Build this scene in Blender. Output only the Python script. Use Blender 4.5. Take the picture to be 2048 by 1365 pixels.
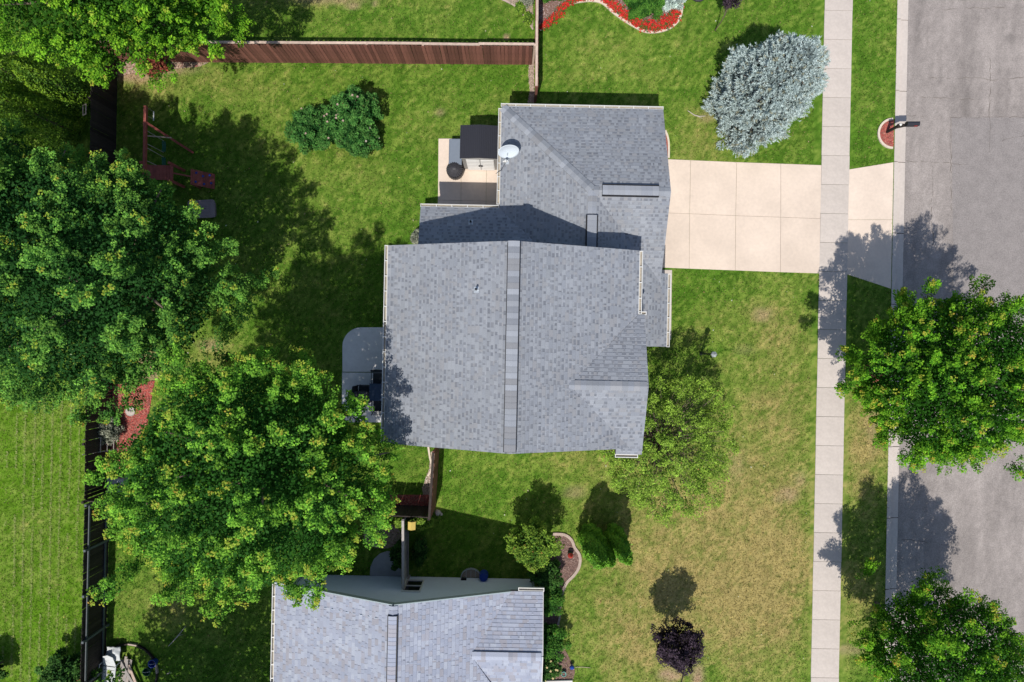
import bpy, bmesh, math, random
import numpy as np
from math import radians, sin, cos, pi, sqrt, atan2
for o in list(bpy.data.objects): bpy.data.objects.remove(o)
SC = bpy.context.scene; COL = SC.collection
random.seed(7); RNG = np.random.default_rng(11)

# ---------------------------------------------------------------- camera, sky, sun, exposure
H = 29.2; K = 46.75
cam_d = bpy.data.cameras.new('camera'); cam = bpy.data.objects.new('camera', cam_d); COL.objects.link(cam)
cam.location = (0, 0, H); cam.rotation_euler = (0, 0, 0)
cam_d.lens = 24; cam_d.sensor_width = 36; cam_d.clip_end = 1000
SC.camera = cam
SUNV = (-.15, -.53, 1.0)
SUN_EL = atan2(1.0, sqrt(.15**2 + .53**2))
world = bpy.data.worlds.new("World"); SC.world = world; world.use_nodes = True
wn = world.node_tree.nodes; wl = world.node_tree.links
sky = wn.new('ShaderNodeTexSky'); sky.sky_type = 'NISHITA'; sky.sun_disc = False
sky.sun_elevation = SUN_EL; sky.sun_rotation = radians(180 + math.degrees(atan2(.15, .53)))
wl.new(sky.outputs[0], wn['Background'].inputs[0]); wn['Background'].inputs[1].default_value = .12
sun_d = bpy.data.lights.new('sun', 'SUN'); sun_d.energy = 4.4; sun_d.angle = radians(.53); sun_d.color = (1, .955, .88)
sun = bpy.data.objects.new('sun', sun_d); COL.objects.link(sun)
from mathutils import Vector, Matrix
sun.rotation_euler = Vector(SUNV).to_track_quat('Z', 'Y').to_euler(); sun.location = (-10, -30, 60)
SC.view_settings.view_transform = 'Standard'; SC.view_settings.look = 'None'
SC.view_settings.exposure = 0.0; SC.view_settings.gamma = 1; SC.view_settings.use_curve_mapping = False

# ---------------------------------------------------------------- frames and helpers
ANG = radians(1.17); CA, SA = cos(ANG), sin(ANG)
def G(px, py, h=0.0):                     # survey of the place: photo pixel at a known height -> metres
    f = (H - h) / H / K
    return ((px - 1024) * f, (682.5 - py) * f)
def G3(px, py, h=0.0): return (*G(px, py, h), h)
def W(lx, ly): return (lx*CA + ly*SA, -lx*SA + ly*CA)      # lot frame -> world
def L(x, y): return (x*CA - y*SA, x*SA + y*CA)             # world -> lot frame
def LP(px, py, h=0.0): return L(*G(px, py, h))

def link(o, parent=None):
    COL.objects.link(o)
    if parent: o.parent = parent
    return o
def tag(o, label=None, cat=None, group=None, kind=None):
    if label: o['label'] = label
    if cat: o['category'] = cat
    if group: o['group'] = group
    if kind: o['kind'] = kind
    return o
def thing(name, label, cat, loc=(0, 0, 0), rz=0.0, group=None):
    o = bpy.data.objects.new(name, None); o.empty_display_size = .2
    link(o); o.location = loc; o.rotation_euler = (0, 0, rz)
    return tag(o, label, cat, group)
def struct(name, loc=(0, 0, 0), rz=0.0):
    o = bpy.data.objects.new(name, None); link(o); o.location = loc; o.rotation_euler = (0, 0, rz)
    o['kind'] = 'structure'; return o

class MB:
    def __init__(s): s.v, s.f, s.c = [], [], []
    def add(s, vs, fs, col=None):
        b = len(s.v); s.v += [tuple(v) for v in vs]
        s.f += [tuple(b + i for i in f) for f in fs]
        s.c += [col or (1, 1, 1)] * len(fs); return s
    def box(s, x0, x1, y0, y1, z0, z1, col=None):
        return s.add([(x0,y0,z0),(x1,y0,z0),(x1,y1,z0),(x0,y1,z0),(x0,y0,z1),(x1,y0,z1),(x1,y1,z1),(x0,y1,z1)],
                     [(3,2,1,0),(4,5,6,7),(0,1,5,4),(1,2,6,5),(2,3,7,6),(3,0,4,7)], col)
    def prism(s, poly, z0, z1, col=None):        # plan polygon, z0/z1 numbers or functions of x,y
        a = sum(poly[i][0]*poly[(i+1)%len(poly)][1] - poly[(i+1)%len(poly)][0]*poly[i][1] for i in range(len(poly)))
        if a < 0: poly = poly[::-1]
        n = len(poly); g = lambda z, p: z(*p) if callable(z) else z
        vs = [(p[0], p[1], g(z0, p)) for p in poly] + [(p[0], p[1], g(z1, p)) for p in poly]
        return s.add(vs, [tuple(range(n-1, -1, -1)), tuple(range(n, 2*n))] + [(i, (i+1)%n, n+(i+1)%n, n+i) for i in range(n)], col)
    def bar(s, p, q, w, h=None, col=None, up=(0, 0, 1)):
        p, q = Vector(p), Vector(q); d = (q-p).normalized(); h = h or w
        u = Vector(up)
        if abs(d.dot(u)) > .98: u = Vector((0, 1, 0))
        a = d.cross(u).normalized()*w/2; b = a.cross(d).normalized()*h/2
        vs = [p-a-b, p+a-b, p+a+b, p-a+b, q-a-b, q+a-b, q+a+b, q-a+b]
        return s.add(vs, [(0,1,2,3),(7,6,5,4),(1,0,4,5),(2,1,5,6),(3,2,6,7),(0,3,7,4)], col)
    def tube(s, pts, r, n=8, col=None, cap=True):
        pts = [Vector(p) for p in pts]; rs = r if isinstance(r, (list, tuple)) else [r]*len(pts)
        vs = []
        for i, p in enumerate(pts):
            d = (pts[min(i+1, len(pts)-1)] - pts[max(i-1, 0)]).normalized()
            u = Vector((0, 0, 1)) if abs(d.z) < .9 else Vector((1, 0, 0))
            a = d.cross(u).normalized(); b = d.cross(a)
            vs += [p + (a*cos(2*pi*k/n) + b*sin(2*pi*k/n))*rs[i] for k in range(n)]
        fs = [(i*n+k, i*n+(k+1)%n, (i+1)*n+(k+1)%n, (i+1)*n+k) for i in range(len(pts)-1) for k in range(n)]
        if cap: fs += [tuple(range(n-1, -1, -1)), tuple(range((len(pts)-1)*n, len(pts)*n))]
        return s.add(vs, fs, col)
    def lathe(s, prof, n=20, c=(0, 0, 0), col=None, wob=None):
        vs = []
        for j, (r, z) in enumerate(prof):
            for k in range(n):
                w = wob(j, k) if wob else 1
                vs.append((c[0]+r*w*cos(2*pi*k/n), c[1]+r*w*sin(2*pi*k/n), c[2]+z))
        fs = [(i*n+k, i*n+(k+1)%n, (i+1)*n+(k+1)%n, (i+1)*n+k) for i in range(len(prof)-1) for k in range(n)]
        fs += [tuple(range(n-1, -1, -1)), tuple(range((len(prof)-1)*n, len(prof)*n))]
        return s.add(vs, fs, col)
    def mesh(s, name, off=(0, 0, 0)):
        me = bpy.data.meshes.new(name)
        me.from_pydata([(x-off[0], y-off[1], z-off[2]) for x, y, z in s.v], [], s.f)
        a = me.attributes.new('col', 'FLOAT_COLOR', 'FACE')
        a.data.foreach_set('color', np.array([(*c[:3], 1) for c in s.c], dtype=np.float32).ravel())
        me.update(); return me
    def build(s, name, mat, parent=None, off=(0, 0, 0), loc=None, smooth=False, bevel=0):
        me = s.mesh(name, off); me.materials.append(mat)
        if smooth: me.polygons.foreach_set('use_smooth', [True]*len(me.polygons))
        o = link(bpy.data.objects.new(name, me), parent)
        if loc: o.location = loc
        if bevel:
            b = o.modifiers.new('bevel', 'BEVEL'); b.width = bevel; b.segments = 2; b.limit_method = 'ANGLE'
        return o

def np_mesh(name, verts, k, cols=None, faces=None):
    """verts (N,3); every k in a row make a face unless faces (M,k) is given; cols (N,3) per point"""
    verts = np.asarray(verts, np.float32); N = len(verts)
    if faces is None: faces = np.arange(N).reshape(-1, k)
    M = len(faces); me = bpy.data.meshes.new(name)
    me.vertices.add(N); me.vertices.foreach_set('co', verts.ravel())
    me.loops.add(M*k); me.loops.foreach_set('vertex_index', faces.astype(np.int32).ravel())
    me.polygons.add(M); me.polygons.foreach_set('loop_start', np.arange(0, M*k, k, dtype=np.int32))
    if cols is not None:
        a = me.attributes.new('col', 'FLOAT_COLOR', 'POINT')
        c4 = np.ones((N, 4), np.float32); c4[:, :3] = np.clip(cols, 0.002, 1); a.data.foreach_set('color', c4.ravel())
    me.update(calc_edges=True); return me

# ---------------------------------------------------------------- noise in numpy
_T = np.random.default_rng(3).random((8, 256, 256))
def vnoise(x, y, sc, seed=0):
    x = np.asarray(x)*sc + 71.3*seed; y = np.asarray(y)*sc + 37.7*seed
    xi = np.floor(x).astype(int); yi = np.floor(y).astype(int); fx = x-xi; fy = y-yi
    fx = fx*fx*(3-2*fx); fy = fy*fy*(3-2*fy); t = _T[seed % 8]
    a = t[xi & 255, yi & 255]; b = t[(xi+1) & 255, yi & 255]; c = t[xi & 255, (yi+1) & 255]; d = t[(xi+1) & 255, (yi+1) & 255]
    return (a*(1-fx)+b*fx)*(1-fy) + (c*(1-fx)+d*fx)*fy
def fbm(x, y, sc, seed=0, n=4):
    s = 0; a = .5; t = 0
    for i in range(n):
        s = s + a*vnoise(x, y, sc*2**i, seed+i); t += a; a *= .55
    return s/t
def in_poly(x, y, poly):
    x = np.asarray(x); y = np.asarray(y); r = np.zeros(x.shape, bool); n = len(poly); j = n-1
    for i in range(n):
        xi, yi = poly[i]; xj, yj = poly[j]
        if yi != yj:
            r ^= ((yi > y) != (yj > y)) & (x < (xj-xi)*(y-yi)/(yj-yi)+xi)
        j = i
    return r
def clip_poly(sub, clip):                  # Sutherland-Hodgman, clip convex
    a = sum(clip[i][0]*clip[(i+1)%len(clip)][1] - clip[(i+1)%len(clip)][0]*clip[i][1] for i in range(len(clip)))
    if a < 0: clip = clip[::-1]
    out = list(sub)
    for i in range(len(clip)):
        p, q = clip[i], clip[(i+1) % len(clip)]
        ins = lambda z: (q[0]-p[0])*(z[1]-p[1]) - (q[1]-p[1])*(z[0]-p[0])
        src, out = out, []
        for j in range(len(src)):
            s, e = src[j-1], src[j]; ds, de = ins(s), ins(e)
            if (ds >= -1e-9) != (de >= -1e-9):
                t = ds/(ds-de); out.append((s[0]+t*(e[0]-s[0]), s[1]+t*(e[1]-s[1])))
            if de >= -1e-9: out.append(e)
        if len(out) < 3: return []
    res = []
    for p in out:
        if not res or abs(p[0]-res[-1][0])+abs(p[1]-res[-1][1]) > 1e-4: res.append(p)
    if len(res) > 1 and abs(res[0][0]-res[-1][0])+abs(res[0][1]-res[-1][1]) < 1e-4: res.pop()
    return res if len(res) > 2 else []
def smooth_line(pts, n=6, closed=False):
    P = [Vector((*p, 0)) if len(p) == 2 else Vector(p) for p in pts]; out = []; m = len(P)
    for i in range(m if closed else m-1):
        g = (lambda j: P[j % m]) if closed else (lambda j: P[max(0, min(m-1, j))])
        p0, p1, p2, p3 = g(i-1), g(i), g(i+1), g(i+2)
        for k in range(n):
            t = k/n
            out.append(.5*((2*p1)+(p2-p0)*t+(2*p0-5*p1+4*p2-p3)*t*t+(3*p1-p0-3*p2+p3)*t**3))
    if not closed: out.append(P[-1])
    return [(p.x, p.y) for p in out] if len(pts[0]) == 2 else [tuple(p) for p in out]

# ---------------------------------------------------------------- materials
def mat(name, col=(.5, .5, .5), rough=.7, var=.0, vscale=6.0, bump=0.0, bscale=40.0, attr=False, spec=.3, metal=0.0, rnd=0.0, stretch=None, stain=0.0, stain_scale=.8, transl=0.0, trans_col=None, alpha=None):
    m = bpy.data.materials.new(name); m.use_nodes = True
    N = m.node_tree.nodes; LK = m.node_tree.links; B = N['Principled BSDF']
    B.inputs['Roughness'].default_value = rough; B.inputs['Specular IOR Level'].default_value = spec; B.inputs['Metallic'].default_value = metal
    rgb = N.new('ShaderNodeRGB'); rgb.outputs[0].default_value = (*col, 1); out = rgb.outputs[0]
    if attr:
        a = N.new('ShaderNodeAttribute'); a.attribute_name = 'col'; out = a.outputs['Color']
    tc = N.new('ShaderNodeTexCoord'); co = tc.outputs['Object']
    if stretch:
        mp = N.new('ShaderNodeMapping'); mp.inputs['Scale'].default_value = stretch; LK.new(co, mp.inputs[0]); co = mp.outputs[0]
    def mul(out, fac, lo, hi):
        mr = N.new('ShaderNodeMapRange'); LK.new(fac, mr.inputs[0]); mr.inputs[1].default_value = .25; mr.inputs[2].default_value = .75
        mr.inputs[3].default_value = lo; mr.inputs[4].default_value = hi
        vm = N.new('ShaderNodeVectorMath'); vm.operation = 'SCALE'; LK.new(out, vm.inputs[0]); LK.new(mr.outputs[0], vm.inputs['Scale']); return vm.outputs[0]
    if var:
        n = N.new('ShaderNodeTexNoise'); n.inputs['Scale'].default_value = vscale; n.inputs['Detail'].default_value = 6; n.inputs['Roughness'].default_value = .65
        LK.new(co, n.inputs['Vector']); out = mul(out, n.outputs['Fac'], 1-var, 1+var)
    if stain:
        n = N.new('ShaderNodeTexNoise'); n.inputs['Scale'].default_value = stain_scale; n.inputs['Detail'].default_value = 3
        LK.new(co, n.inputs['Vector']); out = mul(out, n.outputs['Fac'], 1-stain, 1+stain)
    if rnd:
        oi = N.new('ShaderNodeObjectInfo')
        mr = N.new('ShaderNodeMapRange'); LK.new(oi.outputs['Random'], mr.inputs[0]); mr.inputs[3].default_value = 1-rnd; mr.inputs[4].default_value = 1+rnd
        vm = N.new('ShaderNodeVectorMath'); vm.operation = 'SCALE'; LK.new(out, vm.inputs[0]); LK.new(mr.outputs[0], vm.inputs['Scale']); out = vm.outputs[0]
    LK.new(out, B.inputs['Base Color'])
    if bump:
        n = N.new('ShaderNodeTexNoise'); n.inputs['Scale'].default_value = bscale; n.inputs['Detail'].default_value = 5; LK.new(co, n.inputs['Vector'])
        b = N.new('ShaderNodeBump'); b.inputs['Strength'].default_value = bump; b.inputs['Distance'].default_value = .02
        LK.new(n.outputs['Fac'], b.inputs['Height']); LK.new(b.outputs[0], B.inputs['Normal'])
    if transl:
        t = N.new('ShaderNodeBsdfTranslucent'); mx = N.new('ShaderNodeMixShader'); mx.inputs[0].default_value = transl
        vm = N.new('ShaderNodeVectorMath'); vm.operation = 'MULTIPLY'; LK.new(out, vm.inputs[0]); vm.inputs[1].default_value = trans_col or (1.3, 1.4, .6)
        LK.new(vm.outputs[0], t.inputs[0]); LK.new(B.outputs[0], mx.inputs[1]); LK.new(t.outputs[0], mx.inputs[2])
        LK.new(mx.outputs[0], N['Material Output'].inputs[0])
    return m
M = dict(
    grass=mat('grass_ground', attr=True, rough=.9, spec=.1, var=.25, vscale=14, bump=.6, bscale=30),
    blade=mat('grass_blade', attr=True, rough=.7, spec=.15, transl=.3),
    leaf=mat('leaf', attr=True, rough=.6, spec=.08, transl=.27, trans_col=(1.3, 1.35, .45)),
    needle=mat('needle', attr=True, rough=.6, spec=.25, transl=.1, trans_col=(1, 1, 1)),
    bark=mat('bark', (.16, .12, .09), .9, .35, 9, .6, 25),
    slab=mat('pale_concrete', (.515, .455, .41), .85, .10, 9, .15, 60, rnd=.05, stain=.10, stain_scale=.7),
    drive=mat('pink_concrete', (.645, .535, .445), .85, .07, 8, .12, 70, rnd=.035, stain=.085, stain_scale=.8),
    paleslab=mat('whitish_concrete', (.70, .68, .66), .85, .08, 7, .12, 60, stain=.10, stain_scale=1.0),
    troughtan=mat('gutter_trough', (.36, .32, .26), .8, .25, 12),
    greyslab=mat('grey_concrete', (.34, .34, .36), .85, .12, 4, .15, 60, stain=.12, stain_scale=1.2),
    asphalt=mat('asphalt', attr=True, rough=.9, spec=.2, var=.34, vscale=24, bump=.6, bscale=45, stain=.10, stain_scale=2.5),
    crack=mat('crack_filler', (.13, .11, .095), .9, .3, 20),
    shingle=mat('shingle', attr=True, rough=.92, spec=.15, var=.15, vscale=40, stain=.07, stain_scale=.9),
    deck=mat('roof_deck', (.13, .13, .14), .9),
    white=mat('white_metal', (.66, .655, .63), .4, .04, 8, spec=.4),
    tan=mat('tan_trim', (.62, .57, .48), .5, .08, 12),
    siding=mat('beige_siding', (.5, .47, .42), .6, .05, 3),
    greysiding=mat('blue_grey_siding', (.70, .78, .88), .6, .04, 3),
    greytrim=mat('grey_trim', (.34, .40, .42), .6, .06, 4),
    glass=mat('dark_glass', (.01, .012, .014), .05, spec=.6),
    black=mat('black_strip', (.012, .012, .014), .6),
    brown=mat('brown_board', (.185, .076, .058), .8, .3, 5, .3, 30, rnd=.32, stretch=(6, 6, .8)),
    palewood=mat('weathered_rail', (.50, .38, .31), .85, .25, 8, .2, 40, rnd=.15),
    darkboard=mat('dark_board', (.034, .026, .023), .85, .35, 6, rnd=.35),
    darkrail=mat('dark_rail', (.10, .115, .125), .7, .2, 8),
    greywood=mat('grey_weathered_wood', (.36, .33, .31), .9, .2, 8, .2, 40, rnd=.15),
    redwood=mat('redwood', (.30, .078, .062), .7, .25, 8, rnd=.15),
    mulch=mat('red_mulch', (.42, .085, .07), .95, .35, 30, .8, 40),
    chips=mat('mulch_chip', attr=True, rough=.9),
    brownmulch=mat('brown_mulch', (.19, .115, .095), .95, .35, 30, .8, 40),
    soil=mat('gravel_soil', (.36, .28, .22), .95, .3, 25, .6, 40),
    edging=mat('edging_concrete', (.62, .53, .43), .9, .12, 10, .2, 40),
    edgegrey=mat('edging_stone', (.42, .33, .28), .9, .2, 10, .2, 40),
    charcoal=mat('charcoal_plastic', (.022, .023, .032), .5, .1, 10, spec=.35),
    bluegrey=mat('blue_grey_plastic', (.17, .20, .25), .5, .06, 5),
    shedgrey=mat('grey_plastic', (.30, .29, .28), .6, .1, 10),
    shedwhite=mat('white_plastic', (.75, .74, .73), .5, .03, 6),
    cover=mat('black_cover', (.05, .048, .055), .45, .2, 14, spec=.4),
    dish=mat('dish_paint', (.58, .64, .70), .45),
    metal=mat('galvanised', (.5, .54, .58), .4, .15, 8, metal=.4),
    darkmetal=mat('dark_metal', (.03, .035, .045), .45),
    bluecloth=mat('dark_blue_top', (.035, .06, .11), .5, .1, 20),
    green=mat('green_plastic', (.01, .09, .05), .45),
    teal=mat('teal_plastic', (.02, .25, .22), .4),
    blue=mat('blue_plastic', (.02, .06, .32), .4),
    yellow=mat('yellow_paint', (.62, .46, .12), .6, .1, 9),
    red=mat('red_plastic', (.45, .05, .04), .45),
    lidbrown=mat('brown_plastic', (.27, .21, .215), .55, .08, 6),
    stone=mat('pale_stone', (.45, .40, .36), .9, .25, 14, .4, 30),
    flower=mat('petal', attr=True, rough=.6, transl=.2, trans_col=(1.2, 1, 1)),
    oldwhite=mat('dirty_white_plastic', (.55, .57, .58), .6, .15, 8),
    oldboard=mat('old_board', (.40, .35, .31), .9, .25, 9, rnd=.2),
)

# ================================================================ SETTING: lawn
DRY = [(1430,1000,260,190,.55),(1350,1190,240,170,.62),(1250,1290,130,110,.4),(1560,780,90,170,.5),(1500,640,120,60,.32),(1540,1200,110,190,.6),
       (1735,880,55,130,.75),(1720,1190,60,120,.5),(1735,620,40,60,.1),(430,170,180,36,.3),(280,160,60,40,.55),(440,720,80,50,.55),(300,220,50,40,.25),
       (700,330,120,50,.18),(840,190,160,60,.14),(1250,110,130,70,.22),(1420,250,60,60,.35),(1430,300,90,30,.3),(560,240,60,90,.15),(1110,930,160,30,.2),
       (330,1215,140,50,.3),(960,260,60,60,.1),(660,5,260,12,.35),(850,560,30,90,-.1),(1000,970,140,60,-.12),(1010,960,30,30,.1),(1580,250,50,130,-.05)]
SOIL = [(1013,75,5,5,1),(1525,630,18,14,.5),(1575,990,22,14,.55),(1600,960,12,18,.35),(1150,985,22,12,.45),(1490,700,20,10,.25),(1470,930,20,30,.25),(270,152,42,12,.9),(330,140,60,10,.7),
        (1340,1350,22,12,.9),(1395,1350,12,22,.9),(660,1,70,8,.5),(705,12,14,7,.7),(750,8,6,6,.6),(1700,1300,30,10,.5),(1560,1000,14,6,.4),(1415,235,16,10,.4),(880,225,9,7,.5),(1745,850,12,50,.35),(300,735,26,30,.9),(420,690,24,10,.5)]
def grass_col(x, y):
    x = np.asarray(x); y = np.asarray(y)
    px = 1024 + x*K; py = 682.5 - y*K
    n1 = fbm(x, y, .35, 0); n2 = fbm(x, y, 1.3, 2); n3 = fbm(x, y, 4.5, 4, 3); n4 = vnoise(x, y, 16, 6)
    d = np.full(x.shape, .09)
    for cx, cy, rx, ry, a in DRY:
        r = ((px-cx)/rx)**2 + ((py-cy)/ry)**2
        d = d + a*np.exp(-r*1.1)
    field = (px < 170) & (py > 800)
    d = np.where(field, .13, d)
    d = d + (n1-.5)*.42 + (n2-.5)*.50 + (n3-.5)*.5 + (n4-.5)*.6
    band = np.sin(L(x, y)[1]*pi/.62)*.035
    d = d + np.where((px > 880) & (px < 1640), band, 0)
    d = np.clip(d*.95, 0, 1)[..., None]
    lush = np.array([.070, .158, .013]); mid = np.array([.150, .214, .034]); dry = np.array([.30, .242, .09])
    lush = np.where(field[..., None], np.array([.088, .192, .008]), lush)
    c = np.where(d < .4, lush + (mid-lush)*(d/.4), mid + (dry-mid)*((d-.4)/.6))
    n5 = fbm(x, y, 2.4, 7, 3)
    c = c*(1 + (n4[..., None]-.5)*.55 + (n3[..., None]-.5)*.26 + (n5[..., None]-.5)*.22)
    s = np.zeros(x.shape)
    for cx, cy, rx, ry, a in SOIL:
        r = ((px-cx)/rx)**2 + ((py-cy)/ry)**2
        s = np.maximum(s, a*np.exp(-r**1.5*.8))
    s = np.clip(s*(.5+n3*1.1), 0, 1)[..., None]
    return c*(1-s) + np.array([.36, .25, .16])*s

CURB_X = 16.18
def sheet(name, xs, ys, colf, m, z=0.0, zf=None, parent=None):
    X, Y = np.meshgrid(xs, ys, indexing='ij'); wx = X*CA+Y*SA; wy = -X*SA+Y*CA
    V = np.stack([X, Y, np.full(X.shape, z) if zf is None else zf(X, Y)], -1).reshape(-1, 3)
    nx, ny = len(xs), len(ys); I = np.arange(nx*ny).reshape(nx, ny)
    F = np.stack([I[:-1, :-1], I[1:, :-1], I[1:, 1:], I[:-1, 1:]], -1).reshape(-1, 4)
    me = np_mesh(name, V, 4, colf(wx, wy).reshape(-1, 3), F); me.materials.append(m)
    o = link(bpy.data.objects.new(name, me), parent)
    if parent is None: o.rotation_euler = (0, 0, -ANG)
    return o
far = [-150., -120., -90.] + list(np.arange(-70, -25.5, .9)); fy = [-150., -120., -90.] + list(np.arange(-62, -18.5, .9))
xs = np.array(far + list(np.arange(-25, CURB_X-.05, .13)) + [CURB_X]); ys = np.array(fy + list(np.arange(-18, 18, .13)) + [-v for v in fy[::-1]])
lawn = sheet('lawn', xs, ys, grass_col, M['grass']); lawn['kind'] = 'structure'
verge = sheet('far_verge', np.array(list(np.arange(26.6, 60, .8))+[90., 150.]), ys[::6], grass_col, M['grass']); verge['kind'] = 'structure'

# ---------------------------------------------------------------- street
def asph_col(x, y):
    lx, ly = L(x, y); px = 1024+x*K; py = 682.5-y*K
    st = fbm(lx*1.0, ly*.12, 2.6, 1, 3); n = fbm(x, y, .6, 5, 3); fine = vnoise(x, y, 9, 2)
    g = .258*(1+(st-.5)*.42+(n-.5)*.3+(fine-.5)*.22)
    for cx, cy, rx, ry, a in [(1938,125,22,130,.20),(1938,215,9,35,.28),(2022,76,9,9,.4),(1990,30,60,40,.1),(1960,420,40,150,.10),(1880,156,14,6,.25)]:
        g = g*(1-a*np.exp(-(((px-cx)/rx)**2+((py-cy)/ry)**2)))
    g = g*(1+.25*np.exp(-(((px-1938)/4)**2+((py-208)/8)**2)*1.0))
    return np.stack([g*1.09, g*.965, g*.90], -1)
S0 = CURB_X+.54
street = sheet('street', np.arange(S0, 26.0, .12), np.array([-150, -100] + list(np.arange(-60, -18, 1.)) + list(np.arange(-18, 18, .25)) + list(np.arange(18, 60, 1.)) + [100., 150.]), asph_col, M['asphalt'], -.1); street['kind'] = 'structure'
pp = [LP(1906, 234), LP(2110, 234), LP(2110, 655), LP(1910, 640)]
b = MB().add([(x, y, -.0955) for x, y in pp[::-1]], [(0, 1, 2, 3)], (.248, .224, .215)); b.build('repair_patch', M['asphalt'], street)
for cr in [[(1887,17),(1960,14),(2060,12)],[(1860,155),(1950,155),(1985,158),(2060,152)],[(1845,194),(1950,198)],[(1815,321),(1860,323),(1935,329)],
           [(1904,232),(1905,330),(1906,420)],[(1904,233),(1980,234),(2060,233)],[(1984,115),(1982,210),(1983,322)],[(2005,282),(2030,273),(2060,270)],
           [(1806,1080),(1850,1085),(1900,1092)],[(1818,230),(1850,233)],[(1868,330),(1866,420),(1869,500)]]:
    pts = [LP(*p) for p in cr]; q = []
    for (a, c) in zip(pts[:-1], pts[1:]):
        n = max(2, int(math.dist(a, c)/.16))
        for i in range(n): q.append((a[0]+(c[0]-a[0])*i/n+random.uniform(-.04, .04), a[1]+(c[1]-a[1])*i/n+random.uniform(-.04, .04)))
    q.append(pts[-1]); vs, fs = [], []
    for i, p in enumerate(q):
        d = Vector((q[min(i+1, len(q)-1)][0]-q[max(i-1, 0)][0], q[min(i+1, len(q)-1)][1]-q[max(i-1, 0)][1])).normalized(); w = random.uniform(.002, .011)
        vs += [(p[0]-d.y*w, p[1]+d.x*w, -.091), (p[0]+d.y*w, p[1]-d.x*w, -.091)]
        if i and random.random() > .22: fs.append((2*i-2, 2*i-1, 2*i+1, 2*i))
    MB().add(vs, fs).build('crack', M['crack'], street)

# kerb and gutter, 3.05 m pours
kerb = struct('kerb', rz=-ANG)
kb = MB(); prof = [(0, .02), (.17, .02), (.205, -.075), (.53, -.088), (.53, -.2), (0, -.2)]; Lk = 3.02
vs = [(x, 0, z) for x, z in prof] + [(x, Lk, z) for x, z in prof]; n = len(prof)
kb.add(vs, [tuple(range(n)), tuple(range(2*n-1, n-1, -1))] + [(i, n+i, n+(i+1)%n, (i+1)%n) for i in range(n)])
kme = kb.mesh('kerb_segment'); kme.materials.append(M['slab'])
y0 = LP(1800, 38)[1]
for i in range(-19, 11):
    o = link(bpy.data.objects.new('kerb_segment', kme), kerb); o.location = (CURB_X, y0 + i*3.05, 0)

# sidewalk, one slab each
walk = struct('sidewalk', rz=-ANG)
me = MB().box(13.07, 14.26, 0, 1.226, -.08, .03).mesh('sidewalk_slab'); me.materials.append(M['slab'])
y0 = LP(1676, 22)[1]
for i in range(-24, 47):
    o = link(bpy.data.objects.new('slab', me), walk); o.location = (random.uniform(-.006, .006), y0 - (i+1)*1.24, random.uniform(-.004, .004))

# driveway, apron and patios
def slabs(name, m, quads, z1=.03, gap=.0045):
    r = struct(name)
    for q in quads:
        P = [G(*p) for p in q]; c = (sum(p[0] for p in P)/len(P), sum(p[1] for p in P)/len(P))
        P = [(p[0]+gap*np.sign(c[0]-p[0]), p[1]+gap*np.sign(c[1]-p[1])) for p in P]
        z = z1 + random.uniform(-.003, .003)
        MB().prism(P, -.08, z).build('slab', m, r, bevel=.006)
    return r
def quadgrid(top, bot):
    return [[top[i], top[i+1], bot[i+1], bot[i]] for i in range(len(top)-1)]
t = [(1290,317),(1381,321),(1473,325),(1561,328),(1642.4,331)]; mmm = [(1290,425),(1379,428),(1471,432),(1561,435),(1640.3,438)]; bb = [(1290,534.5),(1378,538),(1470,541.5),(1560,545),(1638.2,547.5)]
slabs('driveway', M['drive'], quadgrid(t, mmm)+quadgrid(mmm, bb))
slabs('driveway_apron', M['drive'], [[(1697.2,339.5),(1786.6,325),(1784.4,440),(1695.3,440)],[(1695.3,440),(1784.4,440),(1781.6,578),(1693.0,549)]], .02)
slabs('front_walk', M['slab'], [[(1318,540),(1344,540.5),(1343,610),(1317,610)],[(1317,610),(1343,610),(1342,680),(1316,680)]], .028)
c0 = [(877,278),(876,401),(874,440)]; c1 = [(923,278),(922,402),(921.5,440)]; c2 = [(974,278),(972,403),(971,440)]; c3 = [(1015,278),(1014,404),(1013,440)]
slabs('back_patio', M['drive'], [[a[i], b_[i], b_[i+1], a[i+1]] for a, b_ in ((c0, c1), (c1, c2), (c2, c3)) for i in (0, 1)], .035)
arc = [(685+38*(1-cos(a)), 655+38*(1-sin(a))) for a in np.linspace(0, pi/2, 9)]
slabs('dining_patio', M['paleslab'], [arc + [(800,655),(800,745),(685,744)], [(684.5,745),(800,746),(799,845),(684,845)]], .035)

# grass blades over the lawn
EXC = [[(1630,-60),(1710,-60),(1690,1430),(1615,1430)], [(1290,316),(1642,331),(1640,549),(1290,536)], [(1698,340),(1786,324),(1781,580),(1696,549)],
       [(876,276),(1020,276),(1020,450),(872,450)], [(684,660),(800,655),(800,850),(684,850)],
       [(1040,232),(1300,238),(1310,700),(1250,860),(830,850),(810,505),(880,430),(1020,430)], [(600,1152),(1072,1160),(1080,1440),(590,1440)],
       [(1310,540),(1346,540),(1345,690),(1310,690)], [(1078,62),(1100,45),(1125,15),(1160,3),(1200,5),(1230,30),(1265,52),(1295,66),(1330,62),(1355,45),(1363,20),(1362,-40),(1078,-40)],
       [(1088,1065),(1130,1066),(1150,1085),(1160,1110),(1158,1132),(1128,1170),(1120,1190),(1126,1365),(1128,1440),(1080,1440),(1078,1150)],
       [(235,770),(310,770),(290,860),(240,985),(208,1010),(212,800)], [(745,1105),(802,1105),(812,1150),(740,1150)], [(1757,240),(1790,240),(1790,300),(1757,300)],
       [(1000,-40),(1066,-40),(1066,58),(1030,30),(1000,-5)],[(790,985),(870,985),(870,1020),(790,1020)],[(1056,128),(1070,128),(1070,205),(1058,205)]]
nb = 465000
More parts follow.
